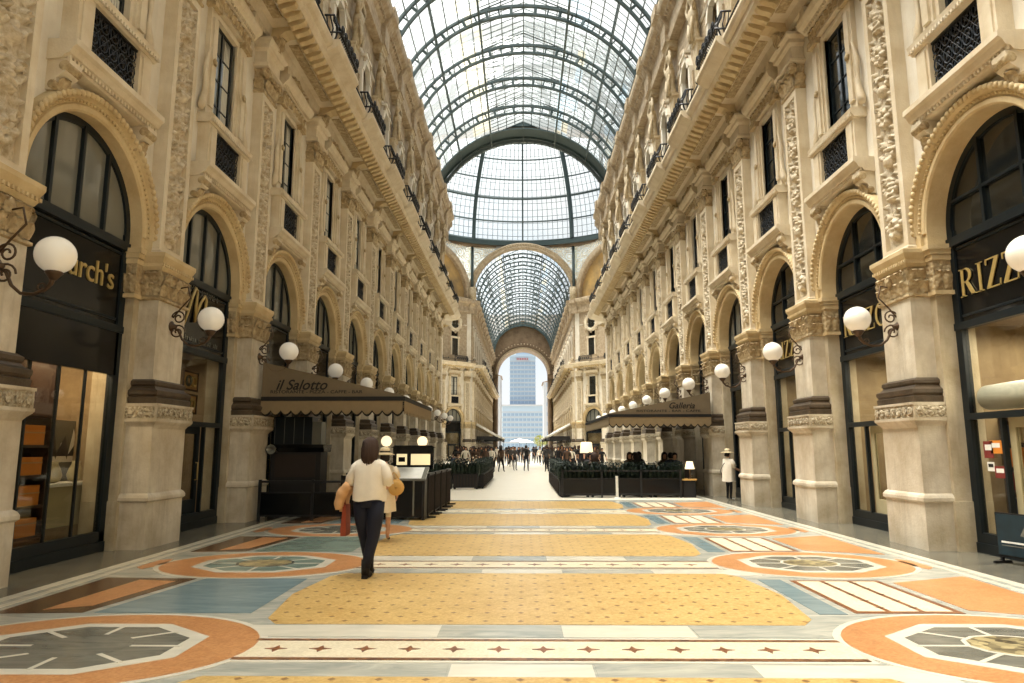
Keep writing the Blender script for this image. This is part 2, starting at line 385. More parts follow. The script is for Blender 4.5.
# ------------------------------------------------------------------ kits (local axes: x out of the wall, y along it, z up)
def kit_pilaster():
    k = []
    pl = MB(); S = 'stone_plinth'
    pl.box(-.02, .47, -.6, .6, 0, .78, S)
    pl.mould([(0,.47,.76),(.035,.505,.79),(.035,.505,.84),(.015,.485,.88),(-.02,.45,.91)], .6, S)
    pl.box(-.02, .45, -.57, .57, .9, 2.02, S)
    k.append(('plinth', pl, []))
    fr = MB(); fr.mould([(-.02,.45,1.98),(.02,.49,2.04),(.06,.53,2.08),(.07,.54,2.10)], .57, S)
    fr.box(-.02, .53, -.635, .635, 2.10, 2.40, S)
    rp = MB()
    for i in range(7): shift_y = -.54+i*.18; rp.lathe([(.0,.0),(.05,.005),(.07,.012),(.075,.02),(.05,.026),(.03,.018),(.0,.03)], (.53, shift_y, 2.25), 'stone_frieze', 10, 'x')
    for sg in (-1, 1):
        for i in range(3): rp.ball((.08+i*.17, sg*.637, 2.25), (.075, .025, .09), 'stone_frieze', 8, 6)
    rp.box(.53, .534, -.58, .58, 2.15, 2.35, 'stone_frieze'); rp.box(.0, .5, -.639, .639, 2.15, 2.35, 'stone_frieze')
    fr2 = MB()
    fr2.box(.52, .548, -.64, .64, 2.10, 2.145, S); fr2.box(.52, .548, -.64, .64, 2.36, 2.40, S); fr.merge(fr2)
    k.append(('frieze', fr, [('carved_band', rp)]))
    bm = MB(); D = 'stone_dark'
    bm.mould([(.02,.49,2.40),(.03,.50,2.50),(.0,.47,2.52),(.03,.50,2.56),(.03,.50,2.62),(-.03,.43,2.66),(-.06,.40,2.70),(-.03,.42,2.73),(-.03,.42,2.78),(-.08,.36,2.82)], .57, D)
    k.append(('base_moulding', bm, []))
    sh = MB(); sh.box(-.02, .34, -.48, .48, 2.80, 4.24, 'stone_plinth'); k.append(('shaft', sh, []))
    cp = MB(); Cc = 'stone_carved'
    cp.mould([(0,.34,4.20),(.04,.38,4.22),(.04,.38,4.26),(0,.34,4.28),(0,.34,4.72),(.02,.36,4.80)], .48, Cc)
    T = 'stone_ochre'
    cp.mould([(.02,.36,4.74),(.05,.39,4.80),(.05,.39,4.86),(.07,.41,4.90),(.10,.44,4.97),(.10,.44,5.04),(-.05,.3,5.09)], .48, T)
    for i in range(14): cp.box(.38, .42, -.53+i*.082-.02, -.53+i*.082+.02, 4.81, 4.86, T)
    lv = MB()
    for i in range(5):
        y = -.4+i*.2; leaf(lv, .345, y, 4.28, .27, .2, .08, 0, Cc); 
        if i < 4: leaf(lv, .345, y+.1, 4.42, .32, .2, .12, 0, Cc)
    for sg in (-1, 1):
        for i in range(2): leaf(lv, .08+i*.17, sg*.485, 4.28, .27, .18, .08, sg*pi/2, Cc); leaf(lv, .16+i*.12, sg*.485, 4.44, .3, .18, .1, sg*pi/2, Cc)
    lv.ball((.42, 0, 4.58), (.06, .1, .12), Cc, 10, 8)
    for sg in (-1, 1): lv.tube([(.40+.02*cos(a), sg*(.36+.07*(1-a/9)*cos(a)), 4.64+.07*(1-a/9)*sin(a)) for a in np.linspace(0, 8, 16)], .016, Cc, 5)
    k.append(('capital', cp, [('acanthus', lv)]))
    us = MB(); T = 'stone_trim'
    us.box(-.02, .17, -.43, .43, 5.05, 10.42, T)
    us.box(.17, .25, -.43, -.30, 5.05, 10.42, T); us.box(.17, .25, .30, .43, 5.05, 10.42, T)
    us.box(.17, .25, -.3, .3, 5.05, 5.22, T); us.box(.17, .25, -.3, .3, 10.25, 10.42, T)
    us.mould([(.02,.28,5.05),(.02,.28,5.12),(0,.25,5.15)], .43, T)
    k.append(('upper_shaft', us, [('carved_panel', shift(relief_panel(.56, 4.95, .14, 26, 210, 3), .172, 0, 5.26))]))
    uc = MB()
    uc.mould([(0,.25,10.40),(.03,.28,10.43),(.03,.28,10.48),(0,.25,10.5),(0,.25,10.95),(.05,.32,11.02)], .43, Cc)
    for i in range(4): leaf(uc, .26, -.3+i*.2, 10.5, .34, .2, .12, 0, Cc)
    for sg in (-1, 1):
        leaf(uc, .12, sg*.44, 10.5, .34, .2, .1, sg*pi/2, Cc)
        uc.tube([(.34, sg*(.40+.0*a)+sg*.13*(1-a/14)*cos(a)-sg*.02, 10.93+.13*(1-a/14)*sin(a)) for a in np.linspace(0, 12, 26)], .03, Cc, 5)
        uc.lathe([(.0,-.1),(.14,-.1),(.15,0),(.05,.03),(0,.05)], (.32, sg*.4, 10.93), Cc, 14, 'x')
    uc.tube([(.33, -.3+.6*t, 10.98-.1*sin(pi*t)) for t in np.linspace(0, 1, 8)], .05, Cc, 6)
    uc.mould([(.04,.30,11.04),(.12,.38,11.07),(.12,.38,11.14),(.08,.34,11.18)], .43, 'stone_trim')
    k.append(('upper_capital', uc, []))
    en = MB(); T = 'stone_trim'
    en.box(-.02, .3, -.46, .46, 11.17, 11.55, T)
    en.mould([(0,.3,11.5),(.08,.38,11.56),(.08,.38,11.66),(.16,.46,11.74),(.16,.46,11.80),(0,.3,11.84)], .46, T)
    cs = MB()                                     # the scrolled bracket under the great cornice
    cs.prof([(0,11.8),(.28,11.82),(.42,11.95),(.46,12.08),(.62,12.2),(.95,12.26),(1.02,12.36),(1.0,12.5),(0,12.5)], -.2, .2, 'stone_ochre')
    cs.lathe([(.1,-.22),(.12,-.2),(.12,.2),(.1,.22)], (.36, 0, 11.95), Cc, 12, 'y'); cs.lathe([(.1,-.22),(.12,-.2),(.12,.2),(.1,.22)], (.9, 0, 12.32), Cc, 12, 'y')
    leaf(cs, .42, 0, 11.7, .5, .3, .16, 0, Cc)
    k.append(('entablature_block', en, [('console', cs)]))
    return k
def kit_arch():
    R0, R1, ZS = 1.43, 1.74, 5.28
    ar = MB(); O = 'stone_ochre'
    ar.arc([(R0,-.30),(R0,.06),(R0+.03,.09),(R0+.10,.09),(R0+.12,.06),(R0+.20,.10),(R0+.22,.15),(R1-.02,.19),(R1,.15),(R1,-.02)], 0, ZS, 0, pi, 40, O)
    for sg in (-1, 1):
        ar.prof([(-.3,5.07),(.06,5.07),(.06,ZS),(-.3,ZS)], *sorted((sg*R0, sg*(R0+.12))), O); ar.box(-.02, .12, *sorted((sg*(R0+.1), sg*R1)), 5.07, ZS, O)
    tb = ar
    for i in range(46):                           # egg and leaf band
        a = pi*(i+.5)/46; r = R1-.045; tb.ball((.17, r*cos(a), ZS+r*sin(a)), (.05, .056, .056), O, 6, 4)
    bd = ar
    for i in range(60):
        a = pi*(i+.5)/60; r = R0+.16; bd.ball((.09, r*cos(a), ZS+r*sin(a)), (.03, .026, .026), O, 5, 4)
    lf = MB(); Cc = 'stone_carved'
    ims = []
    for sg in (-1, 1):
        im = MB(); ims.append(('impost', im, []))
        y0, y1 = sorted((sg*1.40, sg*1.62))
        im.box(-.27, .03, y0, y1, 4.2, 4.85, Cc)
        y0, y1 = sorted((sg*1.36, sg*1.64))
        im.prof([(-.28,4.2),(.05,4.2),(.05,4.27),(-.28,4.27)], y0, y1, O)
        for zz, dd in ((4.80,.05),(4.90,.08),(4.98,.12)):
            a_, b_ = sorted((sg*(1.40-dd*.5), sg*1.66)); im.box(-.28, dd, a_, b_, zz, zz+.09, O)
        for j in range(2): leaf(im, -.18+j*.14, sg*1.40, 4.3, .4, .14, .06, -sg*pi/2, Cc)
    key = MB(); key.face_u([(-.12,6.68),(.12,6.68),(.17,7.06),(-.17,7.06)], .0, .12, O)
    return [('archivolt', ar, [])]+ims
def kit_shop(deep=True, variant=0):
    Fm = 'iron_green'; R = 1.45; ZS = 5.28; X = -.3
    fr = MB()
    fr.arc([(R-.14,X-.02),(R-.14,X+.03),(R,X+.03),(R,X-.02)], 0, ZS, 0, pi, 32, Fm)
    for sg in (-1, 1):
        a, b = sorted((sg*(R-.16), sg*R)); fr.box(X-.08, X+.03, a, b, 0, ZS, Fm)
    fr.box(X-.06, X+.06, -R, R, 5.0, 5.15, Fm); fr.box(X-.06, X+.05, -R, R, 3.58, 3.70, Fm); fr.box(X-.1, X+.05, -R, R, 0, .16, Fm); fr.box(X-.08, X+.03, -R, R, .16, .32, Fm)
    ys = (-.66, 0, .66) if variant != 1 else (-.45, .45)
    mu = MB()
    for y in ys:
        h = sqrt(max(0, (R-.1)**2-y*y)); mu.box(X-.01, X+.05, y-.03, y+.03, 5.1, ZS+h, Fm)
    if variant == 1:
        mu.box(X-.01, X+.05, -R+.2, R-.2, 5.72, 5.77, Fm)
    fan = MB(); fan.face_u([((R-.1)*cos(a), ZS+(R-.1)*sin(a)) for a in np.linspace(0, pi, 28)]+[(-R+.1, 5.1), (R-.1, 5.1)], X-.03, X-.01, 'pane_grey' if variant != 1 else 'pane_dark')
    sb = MB(); sb.box(X-.04, X+.0, -R+.1, R-.1, 3.66, 5.05, 'sign_black')
    sb.box(X, X+.02, -R+.2, R-.2, 3.78, 3.82, Fm); sb.box(X, X+.02, -R+.2, R-.2, 4.92, 4.95, Fm)
    k = [('shop_frame', fr, [('mullion', mu)]), ('fanlight', fan, []), ('sign_board', sb, [])]
    dv = MB(); gl = MB()
    if variant == 0:                              # display window with slim posts
        for y in (-.62, .0, .62): dv.box(X-.03, X+.01, y-.016, y+.016, .3, 3.58, Fm)
        gl.box(X-.015, X-.005, -R+.12, R-.12, .3, 3.58, 'shop_glass'); k.append(('shop_window', gl, [('post', dv)]))
        st = MB(); st.box(X-.05, X+.03, -R+.1, R-.1, 2.86, 3.58, 'sign_black'); k.append(('transom_panel', st, []))
    else:                                         # transom light over a door and a side light
        gl.box(X-.015, X-.005, -R+.12, R-.12, 2.2, 3.58, 'shop_glass'); tb = MB(); tb.box(X-.05, X+.06, -R+.1, R-.1, 2.1, 2.2, Fm)
        k.append(('transom_light', gl, [('transom_bar', tb)]))
        for nm, y0, y1 in (('side_light', -1.33, -.55), ('side_light', .55, 1.33)):
            g = MB(); g.box(X-.015, X-.005, y0, y1, .3, 2.12, 'shop_glass'); e = MB()
            e.box(X-.04, X+.04, y0, y0+.05, .3, 2.12, Fm); e.box(X-.04, X+.04, y1-.05, y1, .3, 2.12, Fm); k.append((nm, g, [('side_light_frame', e)]))
        d = MB(); M_ = 'door_cream' if variant == 1 else Fm
        d.box(X-.12, X-.06, -.55, -.42, .1, 2.1, M_); d.box(X-.12, X-.06, .42, .55, .1, 2.1, M_); d.box(X-.12, X-.06, -.42, .42, .1, .6, M_); d.box(X-.12, X-.06, -.42, .42, 1.95, 2.1, M_)
        d.box(X-.1, X-.08, -.42, .42, .6, 1.95, 'shop_glass'); h = MB(); h.tube([(X-.02,.36,1.0),(X+.03,.36,1.0),(X+.03,.36,1.35),(X-.02,.36,1.35)], .014, 'gold_letter'); k.append(('door', d, [('handle', h)]))
    return k
def kit_window(pane='pane_dark', curtain=False):
    T = 'stone_trim'; k = []
    sl = MB(); sl.prof([(0,7.06),(.22,7.08),(.26,7.14),(.33,7.16),(.37,7.24),(.42,7.28),(.42,7.37),(0,7.37)], -1.2, 1.2, T)
    for i in range(28): sl.box(.26, .30, -1.14+i*.0845, -1.10+i*.0845, 7.09, 7.15, T)
    brs = []
    for sg in (-1, 1):
        c_ = MB(); u = sg*1.03; brs.append(('bracket', c_))
        c_.prof([(0,6.62),(.08,6.62),(.14,6.70),(.15,6.80),(.26,6.88),(.32,6.98),(.32,7.08),(0,7.08)], u-.14, u+.14, T)
        c_.lathe([(.05,-.15),(.07,-.14),(.07,.14),(.05,.15)], (.10, u, 6.70), 'stone_carved', 10, 'y'); c_.lathe([(.06,-.15),(.08,-.14),(.08,.14),(.06,.15)], (.25, u, 6.98), 'stone_carved', 10, 'y')
        leaf(c_, .14, u, 6.62, .26, .2, .1, 0, 'stone_carved')
    k.append(('balcony_slab', sl, brs))
    bl = MB()
    for sg in (-1, 1):
        a, b = sorted((sg*.62, sg*.98)); bl.box(0, .24, a, b, 7.36, 8.32, T); a, b = sorted((sg*.68, sg*.92)); bl.box(.24, .27, a, b, 7.46, 8.22, T)
    bl.box(0, .12, -.62, .62, 7.36, 7.44, T)
    bl.prof([(0,8.30),(.26,8.30),(.32,8.38),(.34,8.46),(.30,8.50),(0,8.50)], -1.05, 1.05, T)
    for i in range(26): bl.box(.31, .35, -1.0+i*.08-.02, -1.0+i*.08+.02, 8.31, 8.37, T)
    k.append(('parapet', bl, []))
    gr = MB(); I = 'iron_black'; gr.box(.10, .12, -.62, .62, 7.44, 8.30, 'sign_black')
    for i in range(5):
        for j in range(3):
            y, z = -.5+i*.25, 7.57+j*.3
            gr.tube([(.17, y+.11*cos(a), z+.13*sin(a)) for a in np.linspace(0, 2*pi, 11)[:-1]], .012, 'iron_grille', 4, True)
            gr.tube([(.17, y+.05*cos(a)*(1-a/9), z+.06*sin(a)*(1-a/9)) for a in np.linspace(0, 7, 10)], .010, 'iron_grille', 4)
            gr.tube([(.17, y-.12, z-.14), (.17, y+.12, z+.14)], .008, I, 4); gr.tube([(.17, y-.12, z+.14), (.17, y+.12, z-.14)], .008, I, 4)
    for z in (7.46, 8.28): gr.box(.15, .19, -.62, .62, z-.02, z+.02, I)
    k.append(('grille', gr, []))
    su = MB()
    for sg in (-1, 1):
        a, b = sorted((sg*.50, sg*.60)); su.box(-.12, .05, *sorted((sg*.53, sg*.62)), 8.5, 11.0, T)
        a, b = sorted((sg*.62, sg*.92)); su.box(-.02, .10, a, b, 8.5, 10.95, T)
        a, b = sorted((sg*.68, sg*.86)); su.box(.10, .15, a, b, 8.75, 10.75, T)
        su.lathe([(.0,0),(.07,0),(.09,.03),(.04,.05),(0,.07)], (.15, sg*.77, 9.75), 'stone_carved', 10, 'x')
        su.tube([(.1, sg*(1.12-.22*t-.05*sin(t*7)), 8.55+1.5*t) for t in np.linspace(0, 1, 12)], [.06, .09, .08, .06, .045, .04, .05, .055, .045, .035, .03, .02], T, 6)
        a, b = sorted((sg*.62, sg*1.0)); su.mould  # capital pieces below
        su.box(-.02, .20, a, b, 10.95, 11.12, 'stone_carved')
    su.box(-.12, .05, -.62, .62, 10.93, 11.05, T)
    k.append(('architrave', su, []))
    pe = MB(); pe.box(-.02, .14, -.98, .98, 11.1, 11.42, T)
    pe.prof([(0,11.40),(.20,11.42),(.26,11.5),(.34,11.56),(.38,11.66),(.38,11.72),(0,11.74)], -1.1, 1.1, T)
    for i in range(22): pe.box(.20, .26, -1.0+i*.095-.025, -1.0+i*.095+.025, 11.43, 11.5, T)
    for i in range(9): leaf(pe, .14, -.85+i*.2125, 11.12, .28, .18, .05, 0, 'stone_carved')
    cr = MB(); Cc = 'stone_carved'
    cr.ball((.16, 0, 11.98), (.14, .2, .26), Cc, 12, 8)
    for sg in (-1, 1):
        cr.tube([(.18, sg*(.2+.5*t+.1*sin(9*t)*.4), 11.80+.26*(1-t)+.04*cos(9*t)) for t in np.linspace(0, 1, 14)], [.09]*8+[.07]*6, Cc, 6)
        cr.box(.0, .3, sg*.92-.12, sg*.92+.12, 11.72, 12.02, 'stone_trim'); cr.ball((.15, sg*.92, 12.08), (.12, .12, .08), Cc, 10, 6)
        for q in range(3): leaf(cr, .2, sg*(.25+.17*q), 11.74, .3-.05*q, .18, .1, 0, Cc)
    k.append(('pediment', pe, [('crest', cr)]))
    sa = MB(); G = 'iron_green'
    for sg in (-1, 1):
        a, b = sorted((sg*.46, sg*.53)); sa.box(-.13, -.06, a, b, 8.45, 10.95, G)
    sa.box(-.13, -.06, -.53, .53, 10.86, 10.95, G); sa.box(-.13, -.06, -.53, .53, 8.45, 8.55, G); sa.box(-.12, -.06, -.025, .025, 8.5, 10.9, G)
    for z in (9.1, 9.7, 10.3): sa.box(-.11, -.07, -.48, .48, z-.015, z+.015, G)
    pn = MB(); pn.box(-.11, -.09, -.48, .48, 8.5, 10.9, pane)
    subs = [('pane', pn)]
    if curtain:
        for sg in (-1, 1):
            cu = MB(); subs.append(('curtain', cu))
            for i in range(4): cu.ball((-.09, sg*(.2+.07*i), 9.7), (.008, .04, 1.16), 'curtain_white', 8, 6)
    k.append(('window_frame', sa, subs))
    return k
def kit_attic_window():
    T = 'stone_wall'; k = []
    ar = MB(); x = .02
    for sg in (-1, 1):
        a, b = sorted((sg*.55, sg*.80)); ar.box(x, x+.16, a, b, 13.9, 17.0, T); a, b = sorted((sg*.8, sg*.95)); ar.box(x, x+.08, a, b, 13.9, 16.7, 'stone_attic')
        ar.face_u([(sg*.55,17.0),(sg*.8,17.0),(sg*.42,17.75),(sg*.30,17.5)], x, x+.2, T)
    ar.box(x, x+.2, -.44, .44, 17.48, 17.75, T); ar.box(x, x+.3, -.95, .95, 13.75, 13.92, T); ar.box(x, x+.26, -.5, .5, 17.75, 17.86, T)
    cr = MB(); cr.ball((x+.18, 0, 17.95), (.12, .26, .2), 'stone_attic', 10, 7)
    for sg in (-1, 1): cr.tube([(x+.16, sg*(.2+.35*t), 17.95-.5*t) for t in np.linspace(0, 1, 6)], [.1,.1,.09,.08,.06,.05], 'stone_attic', 6)
    k.append(('architrave', ar, [('crest', cr)]))
    fr = MB()
    fr.box(-.14, -.08, -.5, .5, 13.9, 14.0, 'iron_green')
    for y in (-.47, 0, .47): fr.box(-.14, -.08, y-.03, y+.03, 13.95, 17.2, 'iron_green')
    for z in (15.0, 16.1): fr.box(-.14, -.09, -.47, .47, z-.02, z+.02, 'iron_green')
    pn = MB(); pn.box(-.14, -.12, -.52, .52, 13.9, 17.45, 'pane_dark'); k.append(('window_frame', fr, [('pane', pn)]))
    return k
def kit_statue():
    S = 'statue_stone'; k = []
    pd = MB(); pd.box(0, .22, -.34, .34, 12.9, 13.5, S); pd.mould([(0,.22,13.45),(.04,.26,13.5),(.04,.26,13.56),(0,.2,13.6)], .34, S)
    pd.face_u([(-.16,13.55),(.16,13.55),(.3,17.1),(-.3,17.1)], 0, .26, S); pd.mould([(0,.26,17.05),(.05,.32,17.1),(.05,.32,17.2)], .3, S)
    k.append(('pedestal', pd, []))
    fg = MB()                                     # half figure growing out of the shaft, arms raised under the cornice
    rings = []
    for z, rx, ry, cx in ((17.15,.17,.26,.2),(17.4,.19,.27,.24),(17.7,.16,.23,.26),(18.0,.19,.28,.28),(18.3,.21,.33,.3),(18.5,.17,.31,.3),(18.62,.10,.14,.3),(18.74,.08,.09,.31),(18.84,.12,.11,.33),(19.0,.145,.125,.34),(19.14,.12,.11,.33),(19.24,.05,.05,.32)):
        rings.append([(cx+rx*cos(2*pi*i/12), ry*sin(2*pi*i/12), z) for i in range(12)])
    fg.add([p for r in rings for p in r], [(j*12+i, j*12+(i+1)%12, (j+1)*12+(i+1)%12, (j+1)*12+i) for j in range(len(rings)-1) for i in range(12)]+[tuple(range(11,-1,-1)), tuple(range(len(rings)*12-12, len(rings)*12))], S, True)
    for sg in (-1, 1):
        fg.tube([(.3, sg*.28, 18.42), (.36, sg*.46, 18.5), (.4, sg*.5, 18.75), (.36, sg*.36, 19.1), (.34, sg*.2, 19.3)], [.1,.095,.08,.07,.06], S, 8)
        fg.tube([(.42, sg*.1, 17.2), (.44, sg*.2, 17.6), (.4, sg*.28, 18.1)], [.06,.08,.05], S, 6)
    fg.ball((.46, 0, 18.97), (.03, .025, .05), S, 6, 4)
    k.append(('half_figure', fg, []))
    cp = MB(); cp.mould([(0,.3,19.25),(.1,.42,19.35),(.1,.42,19.5),(.16,.5,19.58),(.16,.5,19.7)], .34, S); k.append(('capital', cp, []))
    return k
def kit_railing():                                # low straight rail and the bulging basket before the attic window
    I = 'iron_black'; x = 1.48; z = 12.72
    bs = MB(); k = []
    def bulge(t): return .22*sin(pi*min(1, t*1.25))
    for i in range(19):
        y = -1.0+i*2.0/18
        bs.tube([(x+bulge(t)*(1 if abs(y) < .99 else .6), y, z+.80*t) for t in (0, .2, .4, .6, .8, 1)], .022, I, 4)
    for zz, oo in ((0, 0), (.28, .2), (.80, 0.01)): bs.tube([(x-.25, -1.02, z+zz), (x+oo, -1.02, z+zz), (x+oo, 1.02, z+zz), (x-.25, 1.02, z+zz)], .034, I, 5)
    sc = MB()
    for i in range(6):
        y = -.83+i*.333
        sc.tube([(x+.23, y+.13*cos(a)*(1-a/16), z+.42+.16*sin(a)*(1-a/16)) for a in np.linspace(0, 12, 22)], .026, I, 4)
    for s_ in (-1, 1):
        for q in range(3): sc.tube([(x-.2+.12*q, s_*1.0, z), (x-.14+.14*q, s_*1.02, z+.4), (x-.2+.1*q, s_*1.0, z+.8)], .022, I, 4)
    k.append(('basket', bs, [('scrollwork', sc)]))
    for sg in (-1, 1):
        rl = MB(); k.append(('low_rail', rl, []))
        rl.tube([(x-.1, sg*1.0, z+.36), (x-.1, sg*2.1, z+.36)], .022, I, 5)
        for i in range(10): y = sg*(1.05+i*.112); rl.tube([(x-.1, y, z), (x-.1, y, z+.36)], .010, I, 4)
        rl.ball((x-.1, sg*2.1, z+.45), .07, I, 8, 6)
    return k
def kit_lamp():
    B = 'iron_bronze'; k = []
    br = MB()
    br.lathe([(.0,0),(.09,0),(.1,.02),(.05,.04),(.03,.1),(0,.12)], (.34, 0, 3.82), B, 12, 'x')
    br.tube([(.36,0,3.82),(.48,0,3.74),(.56,0,3.58),(.68,0,3.48),(.84,0,3.47),(.97,0,3.52),(1.04,0,3.60),(1.06,0,3.68)], [.022]*6+[.028,.035], B, 6)
    def spiral(cx, cz, r, a0, turns, sgn=1): return [(cx+r*(1-.8*t)*cos(a0+sgn*turns*2*pi*t), 0, cz+r*(1-.8*t)*sin(a0+sgn*turns*2*pi*t)) for t in np.linspace(0, 1, 24)]
    br.tube(spiral(.46, 3.72, .14, 0, 1.6), .015, B, 5); br.tube(spiral(.47, 3.98, .13, 3, 1.5, -1), .015, B, 5)
    br.tube([(.36,0,3.98),(.5,0,4.16),(.66,0,4.34),(.6,0,4.55),(.44,0,4.52),(.40,0,4.42)], .015, B, 5)
    br.tube(spiral(.92, 3.55, .07, -1, 1.2), .011, B, 4)
    k.append(('bracket', br, []))
    cu = MB(); cu.lathe([(.03,-.06),(.05,-.04),(.08,.0),(.10,.03),(.09,.05)], (1.06, 0, 3.70), B, 14); k.append(('cup', cu, []))
    gl = MB(); gl.ball((1.06, 0, 3.95), (.225, .225, .225), 'globe_opal', 24, 16); k.append(('globe', gl, []))
    return k

def wall_bay(mb, u0, attic=True):
    S = 'stone_wall'; R = 1.45; ZS = 5.28; P = 'stone_pier'
    for sg in (-1, 1):
        a, b = sorted((u0+sg*1.45, u0+sg*2.1)); mb.box(-.6, 0, a, b, 0, ZS, P); a, b = sorted((u0+sg*1.425, u0+sg*2.1)); mb.box(-.59, .02, a, b, 0, .79, P)
        mb.box(-.6, 0, *sorted((u0+sg*1.45, u0+sg*2.1)), ZS, 7.2, S)
        mb.box(-.6, 0, *sorted((u0+sg*.53, u0+sg*2.1)), 8.5, 11.0, S)
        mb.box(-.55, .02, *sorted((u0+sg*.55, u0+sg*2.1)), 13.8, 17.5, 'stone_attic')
    n = 24; vs = []
    for i in range(n+1):
        a = pi*i/n; y, z = R*cos(a), ZS+R*sin(a)
        for x in (0, -.6): vs += [(x, u0+y, z), (x, u0+y, 7.2)]
    fs = []
    for i in range(n): q = 4*i; fs += [(q, q+1, q+5, q+4), (q+2, q+6, q+7, q+3), (q, q+4, q+6, q+2)]
    mb.add(vs, fs, S)
    mb.box(-.6, 0, u0-2.1, u0+2.1, 7.2, 8.5, S); mb.box(-.6, 0, u0-2.1, u0+2.1, 11.0, 12.6, S)
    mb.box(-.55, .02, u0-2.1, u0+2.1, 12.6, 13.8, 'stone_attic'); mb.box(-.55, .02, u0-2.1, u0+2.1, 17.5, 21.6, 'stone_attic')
    mb.box(-.55, -.2, u0-.55, u0+.55, 13.8, 17.5, 'sign_black'); mb.box(-.6, -.25, u0-.6, u0+.6, 8.4, 11.1, 'sign_black')
    mb.prof([(-.02,17.9),(.06,17.9),(.1,18.0),(-.02,18.05)], u0-2.1, u0+2.1, S)
def cornice(mb, y0, y1, n):
    T = 'stone_trim'
    mb.prof([(-.05,11.9),(.10,11.92),(.14,12.02),(.26,12.08),(.30,12.30),(.80,12.34),(.82,12.24),(1.28,12.26),(1.34,12.34),(1.36,12.50),(1.46,12.54),(1.52,12.64),(1.52,12.72),(-.05,12.72)], y0, y1, T)
    w = (y1-y0)/n
    for b in range(n):
        c = y0+w*(b+.5)
        mb.prof([(1.3,12.34),(1.62,12.52),(1.7,12.62),(1.7,12.74),(1.3,12.74)], c-1.1, c+1.1, T)
        for i in range(12): y = c-1.925+i*.35; mb.prof([(.84,12.26),(.84,12.12),(.92,12.05),(1.02,12.10),(1.12,12.12),(1.24,12.18),(1.28,12.27)], y-.09, y+.09, 'stone_ochre'); mb.ball((.93, y, 12.10), (.07, .1, .07), 'stone_ochre', 6, 4)
        mb.box(.45, .7, c-1.5, c+1.5, 12.30, 12.36, 'stone_carved')
        for i in range(30): y = c-2.05+i*.1414; mb.box(.12, .2, y-.04, y+.04, 12.0, 12.07, T)
def top_cornice(mb, y0, y1, n):
    T = 'stone_attic'
    mb.prof([(0,19.6),(.40,19.62),(.44,19.9),(.36,19.95),(.36,20.5),(.46,20.6),(.62,20.85),(.80,20.95),(.86,21.1),(.86,21.4),(.7,21.55),(.0,21.6)], y0, y1, T)
    w = (y1-y0)/n
    for b in range(n+1):
        c = y0+w*b; mb.prof([(.3,19.6),(.56,19.62),(.58,20.5),(.66,20.6),(.8,20.85),(.98,20.95),(.98,21.42),(.3,21.45)], c-.45, c+.45, T)
    for i in range(int((y1-y0)/.3)): y = y0+.15+.3*i; mb.box(.4, .6, y-.07, y+.07, 20.66, 20.84, T)

